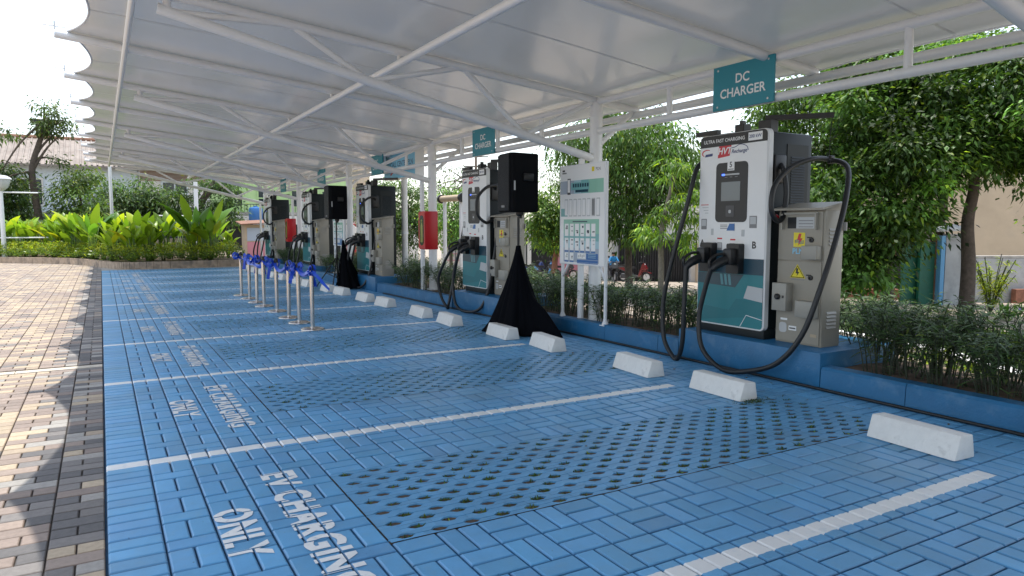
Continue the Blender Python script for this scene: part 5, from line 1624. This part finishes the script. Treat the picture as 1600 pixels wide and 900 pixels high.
tree('bushy_tree','dark green tree at the left edge behind the lamp post', Vector((-4.6,44,0)), [(0,0,0),(0,0,1.5),(.1,0,2.6)],
     [((-.3,0,3.0),(1.7,1.4,1.8)),((.8,0,2.0),(1.4,1.2,1.0))], 70, 80, .24, (.05,.095,.03), r0=.18, seed=33, cs=.4)
tree('bushy_tree','mid green tree right of the light green bushy tree', Vector((1.3,45,0)), [(0,0,0),(0,0,1.7),(.1,0,2.9)],
     [((-.2,0,2.9),(1.5,1.3,1.3)),((.9,0,2.5),(.9,.9,1.1)),((1.0,0,4.3),(.5,.5,.4))], 70, 80, .22, (.06,.11,.04), r0=.14, seed=34, cs=.36)
tree('bushy_tree','small pale tree in front of the cream building', Vector((2.9,45,0)), [(0,0,0),(0,0,1.4),(.1,0,2.4)],
     [((0,0,2.8),(.65,.6,1.0)),((.7,0,2.0),(.7,.7,.5))], 36, 70, .22, (.085,.14,.055), r0=.10, seed=35, cs=.3)
tree('leaning_tree','dark tree with a thick leaning trunk under the far canopy end', Vector((4.3,43,0)), [(0,0,0),(.1,0,1.2),(.5,0,2.6),(1.5,0,4.2)],
     [((-.4,0,2.6),(.9,.8,.8)),((1.2,0,2.2),(1.2,1.0,1.0)),((1.5,0,4.0),(1.5,1.0,.5)),((-.7,0,3.3),(.5,.5,.4))], 64, 80, .22, (.06,.115,.035), bark='bark', r0=.30, seed=36, cs=.34)

# ------------------------------------------------------------------ left background buildings
def wall_win(root, x0, x1, z0, z1, y, m, wins, depth=5, ww='offwhite'):
    mb=MB(); mb.box((x0,y,z0),(x1,y+depth,z1)); mb.build('wall',M[m],root)
    for (a,b_,c,d) in wins:
        mb=MB(); mb.box((a,y-.03,c),(b_,y-.005,d)); w_=mb.build('window',M['glass'],root)
        t=.09
        for p,q in (((a-t,c-t),(b_+t,c)),((a-t,d),(b_+t,d+t)),((a-t,c),(a,d)),((b_,c),(b_+t,d)),(((a+b_)/2-.04,c),((a+b_)/2+.04,d)),((a,(c+d)/2-.04),(b_,(c+d)/2+.04))):
            mb=MB(); mb.box((p[0],y-.075,p[1]),(q[0],y-.032,q[1])); mb.build('frame',M[ww],w_)
bA = thing('white_building',(0,0,0),'white two storey building with a faded ribbed tile roof behind the left trees','building')
YB=52
wall_win(bA,-16,2.2,0,5.2,YB,'bluew',[(-8,-6.4,2.8,4.3),(-4.2,-3.0,2.8,4.3)],7)
mb=MB(); mb.hexa([(-16.6,YB-.7,5.1),(2.7,YB-.7,5.1),(2.7,YB+4,7.05),(-16.6,YB+4,7.05),(-16.6,YB-.7,5.2),(2.7,YB-.7,5.2),(2.7,YB+4,7.2),(-16.6,YB+4,7.2)])
rf=mb.build('roof',M['roof'],bA)
for i in range(64):
    x=-16.5+i*.3
    mb=MB(); mb.tube([(x,YB-.72,5.21),(x,YB+4,7.21)],.055,6,cap=False); mb.build('roof_rib',M['roof'],rf)
mb=MB(); mb.tube([(-16.6,YB+4,7.24),(2.7,YB+4,7.24)],.14,8); mb.build('ridge_cap',M['rust'],rf)
mb=MB(); mb.box((-3.4,YB+4.4,7),(-2.6,YB+5.2,8.3)); mb.box((-3.7,YB+4.2,8.3),(-2.0,YB+5.4,8.45)); mb.build('chimney',M['dark'],rf)
mb=MB(); mb.box((-16,YB-.9,2.2),(2.2,YB-.1,2.35)); mb.build('ledge',M['conc'],bA)
mb=MB(); mb.box((-6,YB-1.6,.9),(2.2,YB-1.2,2.05)); mb.build('awning',M['awn'],bA)
bB = thing('cream_building',(0,0,0),'cream building with a white framed window and a tin canopy behind the small pale tree','building')
wall_win(bB,2.25,6.4,0,5.3,YB-.5,'offwhite',[(3.6,5.0,2.9,4.3)],6,'bluew')
mb=MB(); mb.hexa([(2.0,YB-2,5.25),(6.6,YB-2,5.05),(6.6,YB+2,5.75),(2.0,YB+2,5.9),(2.0,YB-2,5.33),(6.6,YB-2,5.13),(6.6,YB+2,5.83),(2.0,YB+2,5.98)]); mb.build('roof',M['tin'],bB)
for i in range(9):
    mb=MB(); mb.box((2.3,YB-.56,4.4+.08*i),(6.3,YB-.5-.004,4.44+.08*i)); mb.build('louvre',M['rust'],bB)
mb=MB(); mb.box((2.25,YB-1.4,2.0),(6.4,YB-.51,2.2)); mb.build('ledge',M['conc'],bB)
mb=MB(); mb.box((2.25,YB-1.3,.7),(6.4,YB-.9,1.95)); mb.build('awning',M['awn'],bB)
bC = thing('green_building',(0,0,0),'lime green building with dark windows and a railed balcony at the far end','building')
wall_win(bC,6.5,16,0,5.2,YB+.5,'greenw',[(7.5,8.6,2.9,3.9),(9.7,10.9,2.9,4.0),(12.0,13.2,2.9,4.0),(14.2,15.2,2.9,4.0)],6,'greenw')
mb=MB(); mb.box((6.4,YB-.9,2.25),(16,YB+.49,2.45)); bl=mb.build('balcony_slab',M['conc'],bC)
mb=MB()
for i in range(48): mb.box((6.5+.2*i,YB-.88,2.45),(6.53+.2*i,YB-.85,2.95))
mb.box((6.4,YB-.9,2.95),(16,YB-.83,3.0)); mb.build('railing',M['dgrey'],bl)
mb=MB(); mb.box((6.4,YB-1.0,1.6),(16,YB-.6,2.2)); mb.build('fascia',M['offwhite'],bC)
mb=MB(); mb.box((6.5,YB-.1,-.2),(16,YB+.3,1.6)); mb.build('shop_front',M['dark'],bC)
bt_=thing('water_tank',(9.0,YB-2.2,1.85),'small blue water tank near the white posts at the far end','tank')
mb=MB(); mb.lathe([(.42,0),(.45,.05),(.45,.75),(.38,.86),(.12,.92),(.12,.98),(0,.98)],n=18); mb.build('barrel',M['mblue'],bt_,smooth=True,auto=40)
mb=MB()
for a,c_ in ((-.3,-.3),(.3,-.3),(.3,.3),(-.3,.3)): mb.tube([(a,c_,-2.2),(a,c_,0)],.04,6)
mb.build('stand',M['dgrey'],bt_)
ki=thing('kiosk',(6.75,38,-.2),'small street kiosk with a rusty roof behind the far charger','kiosk')
mb=MB(); mb.box((-.5,-.4,0),(.9,.6,1.75)); mb.build('body',M['cream'],ki)
mb=MB(); mb.hexa([(-.75,-.8,1.75),(1.1,-.8,1.85),(1.1,.8,2.0),(-.75,.8,1.9),(-.75,-.8,1.8),(1.1,-.8,1.9),(1.1,.8,2.05),(-.75,.8,1.95)]); mb.build('roof',M['rust'],ki)
mb=MB(); mb.box((-.4,-.42,.95),(.75,-.405,1.6)); mb.build('display',M['slatep'],ki)
mb=MB(); mb.box((-.4,-.42,.15),(.75,-.405,.9)); mb.build('counter_front',M['pinkf'],ki)

# ------------------------------------------------------------------ right and middle background buildings (each facing the street, at its real distance)
def facade(root, name, x0, x1, yt, yb, d, thick, m, parent=None):
    A=[at(x0,yb,d),at(x1,yb,d),at(x1,yt,d),at(x0,yt,d)]
    bk=Vector((_fw.x,_fw.y,0)).normalized()*thick
    for i in (1,):
        pass
    # keep walls upright: use the base corners and the height only
    h=A[3].z-A[0].z
    p=[A[0],A[1],A[1]+bk,A[0]+bk]
    mb=MB(); mb.hexa([q[:] for q in p]+[(q+Vector((0,0,h)))[:] for q in p])
    return mb.build(name,M[m],parent or root)
g=thing('garage_building',(0,0,0),'white building with a wide black ribbed garage gate behind the red scooter','building')
facade(g,'wall',925,1098,290,446,38.4,6,'offwhite')
gt=facade(g,'gate',966,1078,375,440,38.1,.15,'gate')
for i in range(30):
    x=967+i*3.7; facade(g,'gate_rib',x,x+1.2,376,439,38.0,.09,'gate',gt)
facade(g,'lintel',930,1090,366,374,38.0,.35,'gwall')
facade(g,'gate_pillar',1079,1087,375,446,37.6,.5,'offwhite')
facade(g,'roof_band',918,1100,284,290,37.6,7.5,'tin')
o_=thing('ochre_wall',(0,0,0),'ochre yellow wall beside the black garage gate','wall'); facade(o_,'wall',1088,1215,380,450,37,.3,'cream'); facade(o_,'coping',1086,1217,375,380,36.9,.5,'offwhite')
c_=thing('cream_house',(0,0,0),'cream house wall with a dark red shutter behind the big tree at the right','house')
facade(c_,'wall',1405,1760,150,500,26.5,6,'cream')
w_=facade(c_,'window',1478,1522,285,345,26.4,.08,'brickw'); 
for i in range(5): facade(c_,'bar',1480+i*9,1482+i*9,286,344,26.3,.05,'dark',w_)
facade(c_,'sill',1474,1526,345,350,26.2,.3,'offwhite')
facade(c_,'cable_duct',1534,1535.5,330,420,26.35,.1,'lgrey'); facade(c_,'cable_duct',1522,1640,341,342.5,26.35,.1,'lgrey')
s_=thing('street_shed',(0,0,0),'grey weathered shed with a blue corner post and green door left of the dark trunk','shed')
facade(s_,'side_wall',1473,1516,366,486,19.0,1.6,'gwall')
facade(s_,'blue_post',1466,1472,368,486,18.85,.2,'bpost')
facade(s_,'door',1434,1458,378,486,19.1,.12,'gdoor')
facade(s_,'door_frame',1458,1465,370,486,19.05,.3,'rust')
facade(s_,'door',1408,1433,378,486,19.3,.12,'gdoor')
P_=[at(1418,364,18.6),at(1520,360,18.4)]
bk=Vector((_fw.x,_fw.y,0)).normalized()*2.2
mb=MB(); mb.hexa([P_[0][:],P_[1][:],(P_[1]+bk+Vector((0,0,.28)))[:],(P_[0]+bk+Vector((0,0,.28)))[:],(P_[0]+Vector((0,0,.06)))[:],(P_[1]+Vector((0,0,.06)))[:],(P_[1]+bk+Vector((0,0,.34)))[:],(P_[0]+bk+Vector((0,0,.34)))[:]]); mb.build('roof',M['tin'],s_)
d_=thing('dark_stall',(0,0,0),'dark shaded market stall under the hanging foliage left of the shed','stall')
facade(d_,'back_wall',1225,1410,400,500,23,.3,'dark'); facade(d_,'counter',1330,1405,452,495,21.5,.6,'brickw'); facade(d_,'canopy',1225,1415,388,400,21.8,1.6,'rust')
lw=thing('garden_wall',(0,0,0),'low grey garden wall with a dark opening at the right edge','wall')
facade(lw,'wall',1520,1760,404,478,20.5,.25,'gwall'); facade(lw,'coping',1518,1762,400,404,20.4,.4,'conc'); facade(lw,'opening',1590,1640,418,434,20.46,.05,'dark'); facade(lw,'brick_panel',1586,1700,452,486,20.2,.2,'brickw')
m_=thing('shop_house',(0,0,0),'low shop house with a rusty awning roof behind the nearer loudspeaker','house')
facade(m_,'wall',690,925,355,446,46,5,'offwhite'); 
facade(m_,'dark_doorway',822,868,372,446,45.8,.15,'dark'); facade(m_,'pillar',824,830,368,446,45.0,.3,'offwhite'); facade(m_,'awning',812,880,362,370,44.4,1.6,'tin'); facade(m_,'red_sign',826,862,358,363,44.3,.2,'redfilm')
facade(m_,'roof',685,930,346,356,45.2,6.5,'rust'); facade(m_,'pink_wall',868,925,378,446,45.6,.3,'pinkf')
fe=thing('pink_fence',(0,0,0),'white wall with pink bars of a fence behind the second charger','fence')
facade(fe,'panel',694,728,360,412,41,.2,'offwhite')
for i in range(5): facade(fe,'bar',694,728,366+i*10,367.3+i*10,40.8,.06,'pinkf')
for i in range(5): facade(fe,'upright',696+i*7.5,697.3+i*7.5,360,412,40.7,.06,'dgrey')
h_=thing('tiled_house',(0,0,0),'brown tiled roof house with red shop front behind the third charger','house')
facade(h_,'wall',430,640,345,425,52,5,'offwhite'); facade(h_,'roof',425,600,312,346,53,5,'roof'); facade(h_,'red_front',542,556,350,400,51.6,.3,'redfilm'); facade(h_,'dark_front',470,540,350,410,51.7,.2,'dark'); facade(h_,'upper_wall',430,560,250,312,60,5,'cream')
for i in range(4): facade(h_,'window',440+i*28,455+i*28,268,296,59.8,.1,'glass')
op=thing('orange_pole',at(551,440,35),'orange post carrying a round pale board left of the third charger','post')
mb=MB(); mb.tube([(0,0,-.6),(0,0,1.9)],.07,10); mb.build('post',M['orange'],op,smooth=True)
fd=Vector((_fw.x,_fw.y,0)).normalized()
mb=MB(); mb.tube([Vector((-.1,0,2.4)),Vector((-.1,0,2.4))-fd*.06],.42,22); mb.build('round_board',M['offwhite'],op,smooth=True,auto=40)

# utility pole and overhead wires
up=thing('utility_pole',B(744,52),'dark utility pole with cross arms behind the second sign','pole')
mb=MB(); mb.tube([(0,0,-.5),(0,0,9.0)],[.14,.09],10); mb.build('shaft',M['bark'],up,smooth=True)
for zz in (7.0,7.7,8.4):
    mb=MB(); p=_rt*.9; mb.tube([(-p.x,-p.y,zz),(p.x,p.y,zz)],.05,6); mb.build('cross_arm',M['bark'],up)
u0=B(744,52)
for k,(a,b_,c) in enumerate(((7.05,900,250),(7.4,900,235),(7.75,900,222),(8.4,900,262),(8.1,900,276))):
    s_=u0+Vector((0,0,a)); e=at(1350,b_ and c-90,34); e.z=a-.6
    pts=[s_.lerp(e,t)-Vector((0,0,.9*4*t*(1-t))) for t in [i/14 for i in range(15)]]
    mb=MB(); mb.tube(pts,.014,5)
    tag(mb.build('overhead_wire',M['wire']),f'{["lowest","second lowest","middle","upper","topmost"][k]} thin black overhead wire running right from the utility pole','wire','overhead wires')

# ------------------------------------------------------------------ scooters and rider
def scooter(paint, label, loc, rz, s=1.0):
    r_=thing('motor_scooter',loc,label,'scooter','parked motor scooters',rz); r_.scale=(s,s,s)
    for x in (-.62,.62):
        mb=MB(); n_=22
        bm=bmesh.new(); 
        vs=[]
        for i in range(n_):
            a=2*PI*i/n_
            for j in range(8):
                b_=2*PI*j/8; rr=.235+.05*math.cos(b_)
                vs.append((x+rr*math.cos(a),.05*math.sin(b_),.285+rr*math.sin(a)))
        mb.add(vs,[(i*8+j,((i+1)%n_)*8+j,((i+1)%n_)*8+(j+1)%8,i*8+(j+1)%8) for i in range(n_) for j in range(8)])
        bm.free()
        w_=mb.build('wheel',M['rubber'],r_,smooth=True)
        mb=MB(); mb.tube([(x,-.03,.285),(x,.03,.285)],.17,14); mb.build('rim',M['galv'],w_)
    bp_=[(-.92,.72),(-.80,.86),(-.55,.82),(-.30,.62),(-.05,.40),(.20,.34),(.20,.26),(-.20,.24),(-.35,.30),(-.45,.52),(-.70,.62)]
    mb=MB(); mb.prism(bp_,'y',-.13,.13); mb.build('body',M['dgrey'],r_)
    mb=MB(); mb.prism([(-.86,.74),(-.55,.78),(-.34,.60),(-.42,.54),(-.68,.65)],'y',-.137,.137); mb.build('side_panel',paint,r_)
    mb=MB(); mb.prism([(.18,.30),(.42,.95),(.50,1.0),(.66,.72),(.60,.62),(.42,.66),(.30,.28)],'y',-.16,.16); mb.build('leg_shield',paint,r_)
    mb=MB(); mb.prism([(.40,.62),(.85,.52),(.88,.46),(.60,.56),(.38,.54)],'y',-.07,.07); mb.build('front_mudguard',paint,r_)
    mb=MB(); mb.prism([(-.88,.88),(-.60,.92),(-.30,.82),(.0,.80),(.02,.70),(-.30,.68),(-.55,.80),(-.85,.82)],'y',-.12,.12); mb.build('seat',M['black'],r_)
    mb=MB(); mb.prism([(-.78,.64),(-.98,.70),(-1.08,.40),(-.98,.36),(-.86,.55)],'y',-.06,.06); mb.build('rear_mudguard',M['black'],r_)
    mb=MB(); mb.box((-.75,-.10,.20),(-.10,.12,.42),.02); mb.build('engine',M['dgrey'],r_)
    mb=MB(); mb.tube([(.45,0,.9),(.62,0,.285)],.035,8); mb.build('fork',M['dgrey'],r_)
    mb=MB(); mb.tube(cat([(.30,-.36,1.02),(.42,-.18,1.06),(.45,0,1.02),(.42,.18,1.06),(.30,.36,1.02)],5),.02,8); hb=mb.build('handlebar',M['black'],r_,smooth=True)
    for sy in (-1,1):
        mb=MB(); mb.tube([(.40,.20*sy,1.06),(.42,.30*sy,1.28)],.008,5); mb.tube([(.43,.30*sy,1.30),(.41,.30*sy,1.30)],.06,12); mb.build('mirror',M['black'],hb)
    mb=MB(); mb.lathe([(.0,0),(.07,.01),(.08,.06)],n=12); mb.v=[(.56+.0-z,x,.90+y_) for x,y_,z in mb.v]; mb.build('headlight',M['lampg'],r_)
    return r_
scooter(M['sred'],'red and black motor scooter parked in front of the black garage gate',B(993,36),-.95,.98)
scooter(M['sblue'],'light blue motor scooter beside the dark doorway right of the nearer loudspeaker',B(850,40),-.35,.95)
scooter(M['dblue'],'dark blue motor scooter at the left of the light blue scooter',B(834,40),-.2,.95)
scooter(M['dgrey'],'dark scooter partly hidden by the left edge of the info board',B(880,40),-.5,.95)
sr=scooter(M['black'],'black scooter ridden by the person in the blue jacket',B(958,37),-2.0,1.0)
# seated rider (skin surface grown on a skeleton)
def rider(loc, rz):
    J={'pelvis':(0,0,.80),'chest':(.10,0,1.12),'neck':(.17,0,1.30),'head':(.22,0,1.44),'top':(.23,0,1.53),
       'sl':(.12,.17,1.24),'el':(.28,.24,1.03),'wl':(.48,.22,1.02),'sr':(.12,-.17,1.24),'er':(.28,-.24,1.03),'wr':(.48,-.22,1.02),
       'hl':(.0,.09,.78),'kl':(.40,.14,.74),'al':(.30,.14,.36),'tl':(.44,.14,.32),'hr':(.0,-.09,.78),'kr':(.40,-.14,.74),'ar':(.30,-.14,.36),'tr':(.44,-.14,.32)}
    E=[('pelvis','chest'),('chest','neck'),('neck','head'),('head','top'),('chest','sl'),('sl','el'),('el','wl'),('chest','sr'),('sr','er'),('er','wr'),('pelvis','hl'),('hl','kl'),('kl','al'),('al','tl'),('pelvis','hr'),('hr','kr'),('kr','ar'),('ar','tr')]
    RD={'pelvis':.14,'chest':.15,'neck':.055,'head':.095,'top':.07,'sl':.07,'sr':.07,'el':.05,'er':.05,'wl':.035,'wr':.035,'hl':.095,'hr':.095,'kl':.07,'kr':.07,'al':.045,'ar':.045,'tl':.04,'tr':.04}
    ks=list(J); me=bpy.data.meshes.new('person'); me.from_pydata([J[k] for k in ks],[(ks.index(a),ks.index(b)) for a,b in E],[])
    o=bpy.data.objects.new('person',me); col.objects.link(o)
    sk=o.modifiers.new('skin','SKIN'); sv=me.skin_vertices[0].data
    for i,k in enumerate(ks): sv[i].radius=(RD[k],RD[k]); sv[i].use_root=(k=='pelvis')
    ss=o.modifiers.new('sub','SUBSURF'); ss.levels=2; ss.render_levels=2
    dg=bpy.context.evaluated_depsgraph_get(); dg.update()
    m2=bpy.data.meshes.new_from_object(o.evaluated_get(dg)); o.modifiers.clear(); o.data=m2
    m2.materials.clear()
    for m in (M['bjack'],M['trous'],M['skin']): m2.materials.append(m)
    for p in m2.polygons:
        c=p.center; p.use_smooth=True
        p.material_index = 2 if (c.z>1.33 or c.x>.45 and c.z>.9) else (0 if c.z>.86 or (abs(c.y)>.16 and c.z>.9) else 1)
    o.location=loc; o.rotation_euler=(0,0,rz)
    tag(o,'person in a bright blue jacket seated on a scooter right of the info board','person')
    mb=MB(); mb.lathe([(.115,-.02),(.115,.05),(.085,.10),(0,.125)],(.22,0,1.46),14); mb.build('hair',M['hair'],o,smooth=True)
    return o
bb=B(958,37); rider(bb, -2.0)
